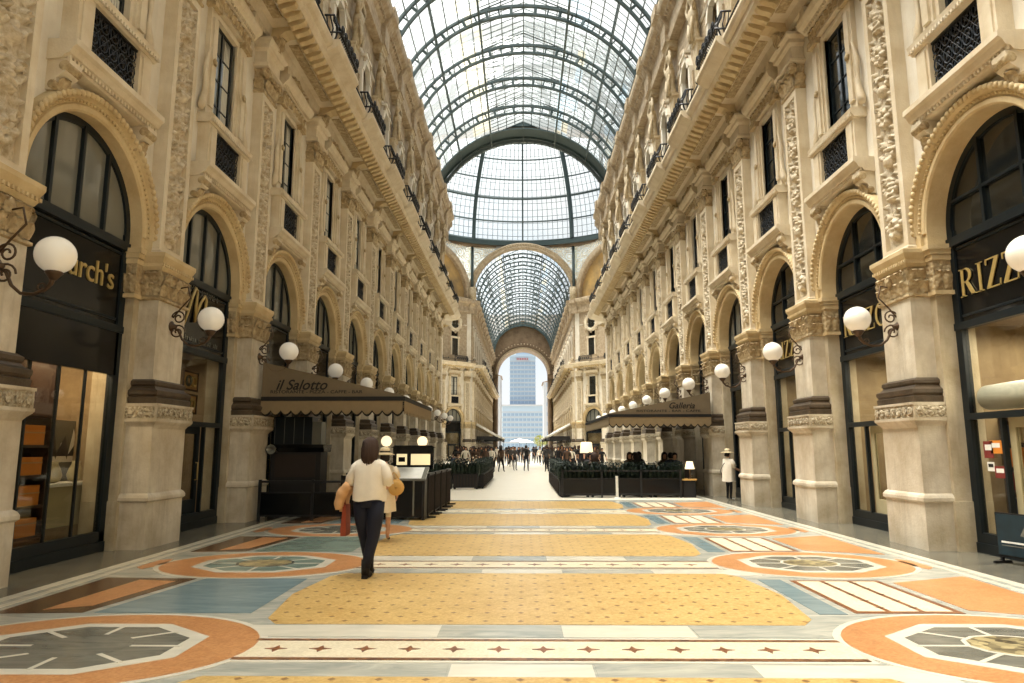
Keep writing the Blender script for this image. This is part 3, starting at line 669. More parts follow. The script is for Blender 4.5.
# ------------------------------------------------------------------ lettering
def text_mb(body, h, mat, shear=0.0, spacing=1.0, off=0.0, depth=0.012, width=None):
    cu = bpy.data.curves.new('text', 'FONT'); cu.body = body; cu.size = 1.0; cu.shear = shear; cu.space_character = spacing; cu.offset = off; cu.extrude = depth; cu.align_x = 'CENTER'
    o = bpy.data.objects.new('text', cu); COL.objects.link(o); bpy.context.view_layer.update()
    me = bpy.data.meshes.new_from_object(o.evaluated_get(bpy.context.evaluated_depsgraph_get()))
    bpy.data.objects.remove(o); bpy.data.curves.remove(cu)
    vs = [v.co.copy() for v in me.vertices]; w = max(v.x for v in vs)-min(v.x for v in vs); sx = h if width is None else width/w
    mb = MB(); mb.add([(v.z, v.x*sx, v.y*h) for v in vs], [tuple(p.vertices) for p in me.polygons], mat); bpy.data.meshes.remove(me)
    return mb
def serif_word(word, h, mat, width):
    mb = MB(); st, th = .12, .05; x = 0
    def rect(a, b, c, d): mb.add([(q, yy, zz) for q in (0, .015) for yy, zz in ((a, c), (b, c), (b, d), (a, d))], [(0,3,2,1),(4,5,6,7),(0,1,5,4),(1,2,6,5),(2,3,7,6),(3,0,4,7)], mat)
    def poly(p):
        n = len(p); mb.add([(q, a, b) for q in (0, .015) for a, b in p], [tuple(range(n))[::-1], tuple(range(n, 2*n))]+[(i, (i+1) % n, n+(i+1) % n, n+i) for i in range(n)], mat)
    def stem(a): rect(a, a+st, 0, 1); rect(a-.09, a+st+.09, 0, .035); rect(a-.09, a+st+.09, .965, 1)
    for ch in word:
        if ch == 'R':
            stem(x+.09)
            for i in range(12):
                a0, a1 = -pi/2+pi*i/12, -pi/2+pi*(i+1)/12
                def P(a, ro): return (x+.3+(.30 if ro else .17)*cos(a), .74+(.26 if ro else .21)*sin(a))
                poly([P(a0, 0), P(a0, 1), P(a1, 1), P(a1, 0)])
            rect(x+.2, x+.31, .955, 1); rect(x+.2, x+.31, .48, .53); poly([(x+.28,.5),(x+.44,.5),(x+.74,.0),(x+.56,.0)]); rect(x+.54, x+.82, 0, .035); x += .86
        elif ch == 'I': stem(x+.09); x += .42
        elif ch == 'Z':
            rect(x+.03, x+.64, .955, 1); poly([(x+.03,.80),(x+.07,.80),(x+.09,.96),(x+.03,1)]); poly([(x+.46,.96),(x+.64,.96),(x+.2,.04),(x+.02,.04)])
            rect(x+.02, x+.66, 0, .045); poly([(x+.60,.0),(x+.66,0),(x+.67,.22),(x+.63,.22)]); x += .76
        elif ch == 'O':
            n = 24
            for i in range(n):
                a0, a1 = 2*pi*i/n, 2*pi*(i+1)/n
                def Q(a, ro): return (x+.43+(.41 if ro else .26)*cos(a), .5+(.51 if ro else .46)*sin(a))
                poly([Q(a0, 0), Q(a0, 1), Q(a1, 1), Q(a1, 0)])
            x += .92
        elif ch == 'L': stem(x+.09); rect(x+.2, x+.62, 0, .045); poly([(x+.56,0),(x+.62,0),(x+.64,.24),(x+.60,.24)]); x += .74
    s = width/x
    mb.v = [(a, (b-x/2)*s, c*h) for a, b, c in mb.v]
    return mb

def strokes(y0, y1, h, n, seed):                  # lettering too blurred to read in the photograph: a row of letter-like strokes
    mb = MB(); Rr = random.Random(seed)
    for i in range(n):
        if Rr.random() < .12: continue
        y = y0+(y1-y0)*i/n; hh = h*Rr.choice([.75, .8, 1.0]); mb.box(0, .008, y, y+.018, 0, hh, 'pane_grey')
        if Rr.random() < .6: mb.box(0, .008, y, y+.05, Rr.choice([0, hh-.02, hh*.5]), Rr.choice([.02, .018])+hh*.5, 'pane_grey')
    return mb
# ------------------------------------------------------------------ facades of the near arm
K_PIL = kit_pilaster(); B_PIL = bake(K_PIL); M_PIL = merged(K_PIL, 'pilaster')
K_ARC = kit_arch(); B_ARC = bake(K_ARC); M_ARC = merged(K_ARC, 'arch_surround')
KS = [kit_shop(True, v) for v in (0, 1, 2)]; B_SHOP = [bake(k) for k in KS]; M_SHOP = merged(KS[2], 'shopfront')
KW = [kit_window('pane_dark', False), kit_window('pane_grey', True)]; B_WIN = [bake(k) for k in KW]; M_WIN = [merged(k, 'window') for k in KW]
K_AT = kit_attic_window(); B_AT = bake(K_AT); M_AT = merged(K_AT, 'window')
K_ST = kit_statue(); B_ST = bake(K_ST); M_ST = merged(K_ST, 'herm_statue')
K_RL = kit_railing(); B_RL = bake(K_RL); M_RL = merged(K_RL, 'balcony_railing')
K_LP = kit_lamp(); B_LP = bake(K_LP); M_LP = merged(K_LP, 'wall_lamp')
NB = 11
wn = [0]
def put(name, baked, mesh, full, loc, rz, **tg):
    return place(name, baked, loc, rz, **tg) if full else single(name, mesh, loc, rz, **tg)
def wname(): wn[0] += 1; return 'window_%d' % wn[0]
for side in ('left', 'right'):
    rz = side_rz(side); sg = 1 if side == 'left' else -1
    w = MB()
    for b in range(-2, NB): wall_bay(w, sg*(P0+BAY*b-2.1))
    y0, y1 = P0+BAY*-2-4.2, P0+BAY*(NB-1)
    def ys(a, b): return sorted((sg*a, sg*b))
    w.box(-.6, 0, *ys(y1, YEND+1), 0, 12.6, 'stone_wall'); w.box(-.55, .02, *ys(y1, YEND+1), 12.6, 21.6, 'stone_attic')
    w.box(-3, 0, *ys(-14, y0), 0, 21.6, 'stone_wall')
    w.box(-15, -.55, *ys(y0, YEND+1), 12.6, 21.6, 'shop_wall'); w.box(-3.2, -.62, *ys(y0, YEND+1), 3.75, 12.6, 'shop_wall'); w.box(-15, -3.0, *ys(y0, YEND+1), 0, 12.6, 'shop_wall')
    for k in range(-3, NB): yy = P0+BAY*k; w.box(-3.1, -.6, *ys(yy-.15, yy+.15), 0, 3.8, 'shop_wall')
    single('wall_'+side, w, side_loc(side, 0), rz, label='tall cream stone arcade wall of the near arm, %s of the walkway' % side, cat='wall', kind='structure')
    c = MB(); cornice(c, *ys(P0-2*BAY, P0+BAY*(NB-1)), NB+1); c.prof([(-.05,11.9),(.34,12.16),(1.28,12.3),(1.52,12.6),(1.52,12.72),(-.05,12.72)], *ys(y1, YEND+.6), 'stone_trim')
    single('trim_1' if side == 'left' else 'trim_2', c, side_loc(side, 0), rz, label='bracketed main cornice under the balcony rails along the %s wall' % side, cat='cornice', kind='structure')
    t = MB(); top_cornice(t, *ys(P0-2*BAY, P0+BAY*(NB-1)), NB+1); t.prof([(0,19.6),(.40,19.62),(.36,20.5),(.62,20.85),(.86,21.1),(.86,21.4),(.0,21.6)], *ys(y1, YEND+.6), 'stone_attic')
    single('trim_3' if side == 'left' else 'trim_4', t, side_loc(side, 0), rz, label='uppermost cornice carrying the glass vault on the %s wall' % side, cat='cornice', kind='structure')
    first = -1 if side == 'left' else 0
    for k in range(-1, NB):
        y = P0+BAY*k; full = k <= 4
        n = k-first
        which = '%s from the camera along the %s wall' % (ordinal(n), side) if n >= 0 else 'right wall, just before the nearest bookshop'
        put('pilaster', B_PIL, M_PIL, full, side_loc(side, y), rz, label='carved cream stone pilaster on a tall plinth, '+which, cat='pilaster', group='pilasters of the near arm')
        put('herm_statue', B_ST, M_ST, full, side_loc(side, y), rz, label='stone half-figure on the top storey, '+which.replace('the camera along', 'the camera along'), cat='statue', group='half-figures under the top cornice')
        n2 = k+1
        put('wall_lamp', B_LP, M_LP, full, side_loc(side, y, 0 if side == 'left' else -.03, 0 if side == 'left' else -.04), rz, label='white globe lamp on a scrolled bracket, %s from the camera along the %s wall' % (ordinal(n2), side), cat='lamp', group='globe lamps of the near arm')
    for b in range(0, NB):
        y = P0+BAY*b-2.1; full = b <= 4; which = '%s from the camera along the %s wall' % (ordinal(b), side)
        put('arch_surround', B_ARC, M_ARC, full, side_loc(side, y), rz, label='moulded ochre stone arch over a shopfront, '+which, cat='arch', group='shop arches of the near arm')
        wi = 1 if side == 'left' else 0
        put(wname(), B_WIN[wi], M_WIN[wi], full, side_loc(side, y), rz, label='tall first-floor window with iron-grille balcony, '+which, cat='window', kind='structure')
        put(wname(), B_AT, M_AT, full, side_loc(side, y), rz, label='top-storey window in a pale moulded frame, '+which, cat='window', kind='structure')
        put('balcony_railing', B_RL, M_RL, full, side_loc(side, y), rz, label='black iron balcony railing with bulging basket, '+which, cat='railing', group='balcony railings on the main cornice')
        v = 0 if (side, b) == ('left', 0) else 1 if side == 'right' and b <= 2 else 2
        nm = {('left', 0): 'dark shopfront with gold Church\'s lettering and lit display shelves', ('left', 1): 'dark green shopfront with a gold script M above its door',
              ('right', 0): 'black shopfront with gold RIZZOLI lettering, nearest of the three', ('right', 1): 'black RIZZOLI shopfront with cream door, middle of the three', ('right', 2): 'black RIZZOLI shopfront, farthest of the three'}
        r = put('shopfront', B_SHOP[v], M_SHOP, full, side_loc(side, y, .12 if side == 'left' else 0), rz, label=nm.get((side, b), 'dark arched shopfront under fanlight, '+which), cat='shopfront', group='shopfronts of the near arm')
        r0 = -.3+.012
        if (side, b) == ('left', 0):
            link('lettering', shift(text_mb("Church's", .54, 'gold_letter', width=1.75), r0, .22, 4.27).mesh('lettering'), r)
        elif (side, b) == ('left', 1):
            m_ = MB(); m_.tube([(r0+.02, -.66+1.15*t[0], 4.12+.80*t[1]) for t in ((0,0),(.1,.3),(.22,.75),(.34,1.05),(.42,1.0),(.4,.6),(.36,.15),(.44,.4),(.58,.75),(.72,.95),(.78,.85),(.74,.45),(.74,.15),(.82,.05),(.95,.2))], [.015,.03,.038,.035,.022,.035,.038,.022,.03,.034,.03,.038,.034,.022,.01], 'gold_letter', 5)
            link('lettering', m_.mesh('lettering'), r)
            link('lettering', shift(strokes(-.85, .95, .15, 22, 3), r0, 0, 4.86).mesh('lettering'), r)
            link('lettering', shift(strokes(-.55, 1.0, .10, 18, 5), r0, 0, 3.84).mesh('lettering'), r)
        elif v == 1:
            link('lettering', shift(serif_word('RIZZOLI', .47, 'gold_letter', 2.45), r0, 0, 4.1).mesh('lettering'), r)

# ------------------------------------------------------------------ floor
fl = MB(); fl.box(-30, 30, -16, 165, -.3, 0, 'floor_grey')
floor = tag(link('floor', fl.mesh('floor')), 'polished inlaid marble and mosaic floor of the arcade', 'floor', kind='structure')
bk = MB()
for sg in (-1, 1):
    a, b = sorted((sg*5.95, sg*9.9)); bk.box(a, b, -14, YEND+1, 0, .004, 'floor_edge'); a, b = sorted((sg*5.82, sg*5.95)); bk.box(a, b, -14, YEND+1, 0, .006, 'floor_white')
    a, b = sorted((sg*5.62, sg*5.70)); bk.box(a, b, -14, 40, 0, .006, 'floor_white')
link('stone_border', bk.mesh('stone_border'), floor)
def ngon(cx, cy, rx, ry, n, ph=0.0): return [(cx+rx*cos(2*pi*(i+ph)/n), cy+ry*sin(2*pi*(i+ph)/n)) for i in range(n)]
def star(cx, cy, r, n=4, q=.38): return [(cx+(r if i % 2 == 0 else r*q)*cos(pi*i/n), cy+(r if i % 2 == 0 else r*q)*sin(pi*i/n)) for i in range(2*n)]
YS0 = 6.03
for j in range(-4, 4):
    Y = YS0+BAY*j
    st = MB()
    st.box(-2.5, 2.6, Y-.36, Y+.34, 0, .004, 'floor_white'); st.box(-2.46, 2.56, Y-.31, Y+.29, 0, .006, 'floor_cream')
    if j % 2 == 0 or j < 2:
        for yy in (Y-.31, Y+.23): st.box(-2.46, 2.56, yy, yy+.06, 0, .008, 'floor_braid')
    for i in range(13): st.prism(star(-2.2+.37*i, Y-.01, .095), 0, .009, 'floor_motif')
    link('mosaic_strip', st.mesh('mosaic_strip'), floor)
    yp = MB(); a, b = Y+.82, Y+3.5; q = .22
    yp.prism([(-2.65,a+q),(-2.5,a),(2.5,a),(2.65,a+q),(2.78,(a+b)/2),(2.65,b-q),(2.5,b),(-2.5,b),(-2.65,b-q),(-2.78,(a+b)/2)], 0, .004, 'floor_yellow')
    link('yellow_mosaic', yp.mesh('yellow_mosaic'), floor)
    sl = MB()
    for i, (x0, x1) in enumerate(((-2.7,-.9),(-.9,.2),(.2,1.4),(1.4,2.8))):
        sl.box(x0+.01, x1-.01, Y+.38, Y+.78, 0, .003, 'floor_grey' if i % 2 else 'floor_white'); sl.box(x0+.2, x1+.18, Y-.80, Y-.40, 0, .003, 'floor_white' if i % 2 else 'floor_grey')
    link('marble_slab', sl.mesh('marble_slab'), floor)
    for sg in (-1, 1):
        cx, cy = sg*(3.98 if sg > 0 else 3.86), Y+(.12 if sg > 0 else .04)
        md = MB()
        md.prism(ngon(cx, cy, 1.45 if sg > 0 else 1.52, 1.16, 40), 0, .005, 'floor_white'); md.prism(ngon(cx, cy, 1.38 if sg > 0 else 1.45, 1.1, 40), 0, .007, 'floor_orange')
        md.prism(ngon(cx, cy, 1.02, .80, 8, .5), 0, .009, 'floor_white'); md.prism(ngon(cx, cy, .86, .66, 8, .5), 0, .011, 'floor_dark' if sg > 0 or j % 2 == 0 else 'floor_green')
        for i in range(8):
            a = 2*pi*i/8; dx, dy = cos(a), sin(a); md.prism([(cx+.3*dx-.02*dy, cy+.25*dy+.02*dx), (cx+.84*dx-.02*dy, cy+.64*dy+.02*dx), (cx+.84*dx+.02*dy, cy+.64*dy-.02*dx), (cx+.3*dx+.02*dy, cy+.25*dy-.02*dx)], 0, .013, 'floor_white')
        md.prism(ngon(cx, cy, .42, .34, 12), 0, .014, 'floor_white' if sg > 0 else 'floor_dark'); md.prism(ngon(cx, cy, .38, .30, 12), 0, .016, 'floor_scroll' if sg > 0 or j % 2 else 'floor_dark')
        link('medallion', md.mesh('medallion'), floor)
        sp = MB(); y0, y1 = Y+1.35, Y+3.0
        if sg > 0:
            sp.box(3.2, 4.3, y0-.05, y1+.05, 0, .004, 'floor_motif'); 
            for i in range(3): sp.box(3.26+i*.34, 3.54+i*.34, y0+.03, y1-.03, 0, .006, 'floor_cream')
            for i in range(2):
                for q_ in range(5): sp.prism(star(3.57+i*.34, y0+.2+q_*.33, .05), 0, .008, 'floor_braid')
            sp.prism([(4.42,y0+.1),(5.5,y0-.35),(5.56,y1+.35),(4.42,y1-.1)], 0, .005, 'floor_orange')
            sp.box(2.82, 3.1, y0-.1, y1+.1, 0, .005, 'floor_blue')
        else:
            sp.prism([(-2.9,y0-.1),(-2.9,y1+.1),(-4.2,y1+.1),(-4.5,y0-.1)], 0, .005, 'floor_blue' if j % 2 == 0 else 'floor_green')
            sp.prism([(-4.62,y0-.1),(-4.32,y1+.1),(-5.5,y1+.15),(-5.5,y0-.15)], 0, .005, 'floor_brown'); sp.prism([(-4.7,y0+.2),(-4.5,y1-.1),(-5.0,y1),(-5.1,y0)], 0, .007, 'floor_orange')
        sp.prism([(sg*5.42,cy-.45),(sg*5.56,cy-.3),(sg*5.56,cy+.3),(sg*5.42,cy+.45),(sg*5.3,cy)], 0, .005, 'floor_orange')
        link('side_panel', sp.mesh('side_panel'), floor)
pf = MB(); pf.box(-5.6, 5.6, 22.6, 57, 0, .005, 'floor_pale'); pf.box(-12, 12, 57, 165, 0, .005, 'floor_pale'); link('glare_paving', pf.mesh('glare_paving'), floor)  # bright sky glare on the far floor, painted as a paler stone

# ------------------------------------------------------------------ glass vaults and dome
RV, ZV = 6.75, 22.0
def vault(name, Y0, Y1, ribs, label, RV=6.75, ZV=22.0, al=24.5, tstep=1.05, lantern=True):
    root = tag(link(name, None), label, 'glass roof', kind='structure')
    a_l = radians(al)
    gl = MB(); th = np.linspace(0, pi, 49); nb = int(round((Y1-Y0)/2.1)); yv = np.linspace(Y0, Y1, nb+1)
    R = np.random.RandomState(3)
    for i in range(48):
        am = (th[i]+th[i+1])/2-pi/2
        if abs(am) < a_l: continue
        for q in range(nb):
            mt = 'vault_glass'; rr = R.rand()
            if a_l < abs(am) < a_l+radians(10): mt = 'vault_glass_warm' if am > 0 and rr < .6 else ('vault_glass_blue' if rr < .35 else ('vault_glass_warm' if rr < .6 else mt))
            elif rr < .05: mt = 'vault_glass_blue'
            gl.add([(RV*cos(t), y, ZV+RV*sin(t)) for t, y in ((th[i], yv[q]), (th[i+1], yv[q]), (th[i+1], yv[q+1]), (th[i], yv[q+1]))], [(0, 1, 2, 3)], mt)
    xl, zl = RV*sin(a_l), ZV+RV*cos(a_l)
    for sg in (-1, 1):
        gl.add([(sg*xl, Y0, zl), (sg*xl, Y1, zl), (sg*xl, Y1, zl+.35), (sg*xl, Y0, zl+.35)], [(0, 1, 2, 3)], 'vault_glass')
        gl.add([(sg*xl, Y0, zl+.35), (sg*xl, Y1, zl+.35), (0, Y1, zl+1.55), (0, Y0, zl+1.55)], [(0, 1, 2, 3)], 'vault_glass')
        gl.add([(sg*RV, Y0, ZV), (sg*RV, Y1, ZV), (sg*RV, Y1, ZV-.7), (sg*RV, Y0, ZV-.7)], [(0, 1, 2, 3)], 'steel_roof')
    link('glazing', gl.mesh('glazing'), root)
    bars = MB(); r = RV-.03
    degs = [d for d in np.arange(-87, 88, 5.8)]
    for d in degs:
        a = radians(d)
        if abs(a) < a_l: continue
        x, z = r*sin(a), ZV+r*cos(a); bars.box(x-.03, x+.03, Y0, Y1, z-.03, z+.03, 'steel_thin')
    for i in range(1, 4):
        for sg in (-1, 1):
            t = i/4; x, z = sg*xl*t, zl+1.5-1.2*t; bars.box(x-.03, x+.03, Y0, Y1, z-.03, z+.03, 'steel_thin')
    nT = int((Y1-Y0)/tstep)
    for i in range(nT+1):
        y = Y0+(Y1-Y0)*i/nT
        for sg in (-1, 1):
            pts = [(sg*r*sin(a), y, ZV+r*cos(a)) for a in np.linspace(a_l, pi/2, 14)]
            bars.tube(pts, .022, 'steel_thin', 3); bars.tube([(sg*xl, y, zl+.3), (0, y, zl+1.5)], .034, 'steel_thin', 3)
    link('glazing_bars', bars.mesh('glazing_bars'), root)
    for d in (0, -al, al, -al*2.1, al*2.1, -al*3.2, al*3.2):
        a = radians(d); x, z = (RV-.28)*sin(a), ZV+(RV-.28)*cos(a); w = .10 if abs(d) == al else .06
        p = MB(); p.box(x-w/2, x+w/2, Y0, Y1, z-.28, z-.18, 'steel_roof'); p.box(x-w/2, x+w/2, Y0, Y1, z+.10, z+.2, 'steel_roof')
        n = int((Y1-Y0)/1.05)
        for i in range(n): y = Y0+(Y1-Y0)*(i+.5)/n; p.box(x-.02, x+.02, y-.02, y+.02, z-.2, z+.14, 'steel_roof')
        link('purlin', p.mesh('purlin'), root)
    rb = MB(); S = 'steel_roof'
    def band(r0, r1, w, n=56): 
        vs = []; fs = []
        for i in range(n+1):
            a = pi*i/n
            for rr, yy in ((r0,-w),(r1,-w),(r1,w),(r0,w)): vs.append((rr*cos(a), yy, ZV+rr*sin(a)))
        for i in range(n):
            for j in range(4): fs.append((i*4+j, i*4+(j+1) % 4, (i+1)*4+(j+1) % 4, (i+1)*4+j))
        rb.add(vs, fs, S)
    band(RV-.14, RV+.03, .09); band(RV-.70, RV-.55, .09)
    for i in range(33):
        a = pi*(i+.5)/33; c, s_ = cos(a), sin(a); t = .055
        rb.tube([((RV-.08)*c, 0, ZV+(RV-.08)*s_), ((RV-.54)*c, 0, ZV+(RV-.58)*s_)], .11 if i % 2 else .06, S, 4)
    if lantern:
        for sg in (-1, 1): rb.tube([(sg*xl, 0, zl+.1), (0, 0, zl+1.35)], .05, S, 4); rb.tube([(sg*xl*.98, 0, zl-.2), (sg*xl*.8, 0, zl+.32), (sg*xl*.4, 0, zl+.5), (0, 0, zl+.55)], .03, S, 4)
    me = rb.mesh('rib')
    for y in ribs: link('rib', me, root, (0, y, 0))
    return root
vault('ceiling_vault', -14, 57.0, [56.4-.6-BAY*i for i in range(1, 14)], 'long glass and iron barrel vault over the near arm', 8.3, 20.4, 20.0, .6)
vault('ceiling_vault.001', 92.3, 150.8, [94.2+BAY*i for i in range(14)], 'glass and iron barrel vault of the far arm beyond the crossing')
def ringarch(mb, r0, r1, y0, y1, zc, mat, a0=0, a1=pi, n=48):
    vs = []; fs = []
    for i in range(n+1):
        a = a0+(a1-a0)*i/n
        for rr, yy in ((r0,y0),(r1,y0),(r1,y1),(r0,y1)): vs.append((rr*cos(a), yy, zc+rr*sin(a)))
    for i in range(n):
        for j in range(4): fs.append((i*4+j, i*4+(j+1) % 4, (i+1)*4+(j+1) % 4, (i+1)*4+j))
    mb.add(vs, fs, mat)
ea = MB(); ZA = 20.4; ringarch(ea, 8.15, 8.27, 55.4, 57.5, ZA, 'steel_roof'); ringarch(ea, 8.27, 8.75, 56.9, 57.5, ZA, 'steel_roof'); ringarch(ea, 7.75, 8.0, 57.1, 57.4, ZA, 'steel_thin'); ringarch(ea, 8.0, 8.15, 56.9, 57.0, ZA, 'steel_roof')
bl = MB()
for i in range(36): a = pi*(i+.5)/36; bl.ball((7.72*cos(a), 57.2, ZA+7.72*sin(a)), .08, 'steel_thin', 6, 4)
o = single('trim_5', ea, label='dark iron arch where the near vault meets the dome', cat='arch', kind='structure'); link('stud_row', bl.mesh('stud_row'), o)

DC, RD, ZD = 75.0, 18.0, 30.0
dome = tag(link('ceiling_dome', None), 'great glass dome over the octagonal crossing', 'glass roof', kind='structure')
g = MB(); na, nr = 64, 16; phi = np.linspace(0, radians(80), nr+1)
vs = [(RD*cos(p)*cos(2*pi*i/na), DC+RD*cos(p)*sin(2*pi*i/na), ZD+RD*sin(p)) for p in phi for i in range(na)]
g.add(vs, [(j*na+i, j*na+(i+1) % na, (j+1)*na+(i+1) % na, (j+1)*na+i) for j in range(nr) for i in range(na)], 'vault_glass'); link('glazing', g.mesh('glazing'), dome)
fb = MB()
for i in range(160):
    if i % 10 == 0: continue
    a = 2*pi*i/160; fb.tube([((RD-.05)*cos(p)*cos(a), DC+(RD-.05)*cos(p)*sin(a), ZD+(RD-.05)*sin(p)) for p in np.linspace(0, radians(78), 12)], .04, 'steel_thin', 3)
for p in np.radians(np.arange(2.6, 78, 2.9)): fb.tube([((RD-.05)*cos(p)*cos(2*pi*i/96), DC+(RD-.05)*cos(p)*sin(2*pi*i/96), ZD+(RD-.05)*sin(p)) for i in range(96)], .035, 'steel_thin', 3, True)
link('glazing_bars', fb.mesh('glazing_bars'), dome)
for thick in (True, False):
    rbm = MB(); w = .22 if thick else .12
    for dr in ((.0, .55) if thick else (.0,)):
        rbm.tube([((RD-.15-dr)*cos(p), 0, (RD-.15-dr)*sin(p)) for p in np.linspace(0, radians(79), 20)], w, 'steel_roof', 4)
    if thick:
        for p in np.linspace(.02, radians(78), 22): rbm.tube([((RD-.1)*cos(p), 0, (RD-.1)*sin(p)), ((RD-.7)*cos(p), 0, (RD-.7)*sin(p))], .07, 'steel_roof', 4)
    me = rbm.mesh('dome_rib')
    for i in range(8): link('dome_rib', me, dome, (0, DC, ZD), radians(45*i+(22.5 if thick else 0)))
for p, w in ((0, .3), (9.2, .12), (19.3, .2), (27.5, .12), (36.1, .12), (43.5, .2), (54, .12), (64, .12), (78, .3)):
    rg = MB(); p = radians(p)
    for dr in (0, .4): rg.tube([((RD-.12-dr)*cos(p)*cos(2*pi*i/96), DC+(RD-.12-dr)*cos(p)*sin(2*pi*i/96), ZD+(RD-.12)*sin(p)-dr*.5) for i in range(96)], w*(1 if dr == 0 else .6), 'steel_roof', 4, True)
    link('dome_ring', rg.mesh('dome_ring'), dome)
rb = MB()
for z0, z1, r0, r1, m in ((29.3, 29.9, 17.3, 18.6, 'steel_roof'), (29.0, 29.3, 17.6, 18.4, 'stone_far')):
    vs = [(rr*cos(2*pi*i/96), DC+rr*sin(2*pi*i/96), z) for i in range(96) for rr, z in ((r0, z0), (r1, z0), (r1, z1), (r0, z1))]
    rb.add(vs, [(i*4+j, i*4+(j+1) % 4, ((i+1) % 96)*4+(j+1) % 4, ((i+1) % 96)*4+j) for i in range(96) for j in range(4)], m)
link('ring_beam', rb.mesh('ring_beam'), dome)

# octagon: local axes as for the facades; wall line 17 m from the centre
def spandrel(mb, hw, R, mat, x0, x1, ztop=29.4, n=40):
    vs = []; fs = []
    ths = np.linspace(0, pi, n+1)
    for a in ths:
        y, z = R*cos(a), ZV+R*sin(a)
        for x in (x0, x1): vs += [(x, y, z), (x, y*hw/R if abs(z-ZV) < 1e-6 else y, ztop)]
    for i in range(n): q = 4*i; fs += [(q, q+1, q+5, q+4), (q+2, q+6, q+7, q+3), (q, q+4, q+6, q+2)]
    mb.add(vs, fs, mat)
oct_meshes = {}
def fret(rmin):
    fr = MB(); Rr = random.Random(4); got = []
    for _ in range(900):
        y, z = Rr.uniform(0, 7.0), Rr.uniform(22.5, 29.0); d = hypot(y, z-ZV)
        r = min([7.05-y, 29.1-z, d-rmin-.5]+[hypot(y-a, z-b)-c for a, b, c in got])
        if r > .16: got.append((y, z, min(r, .62)))
    for y, z, r in got:
        for sg in (-1, 1):
            for rr in ((r, r*.5) if r > .3 else (r*.9,)): fr.tube([(-.15, sg*y+rr*cos(a), z+rr*sin(a)) for a in np.linspace(0, 2*pi, 15)[:-1]], .045, 'stone_trim', 4, True)
    return fr
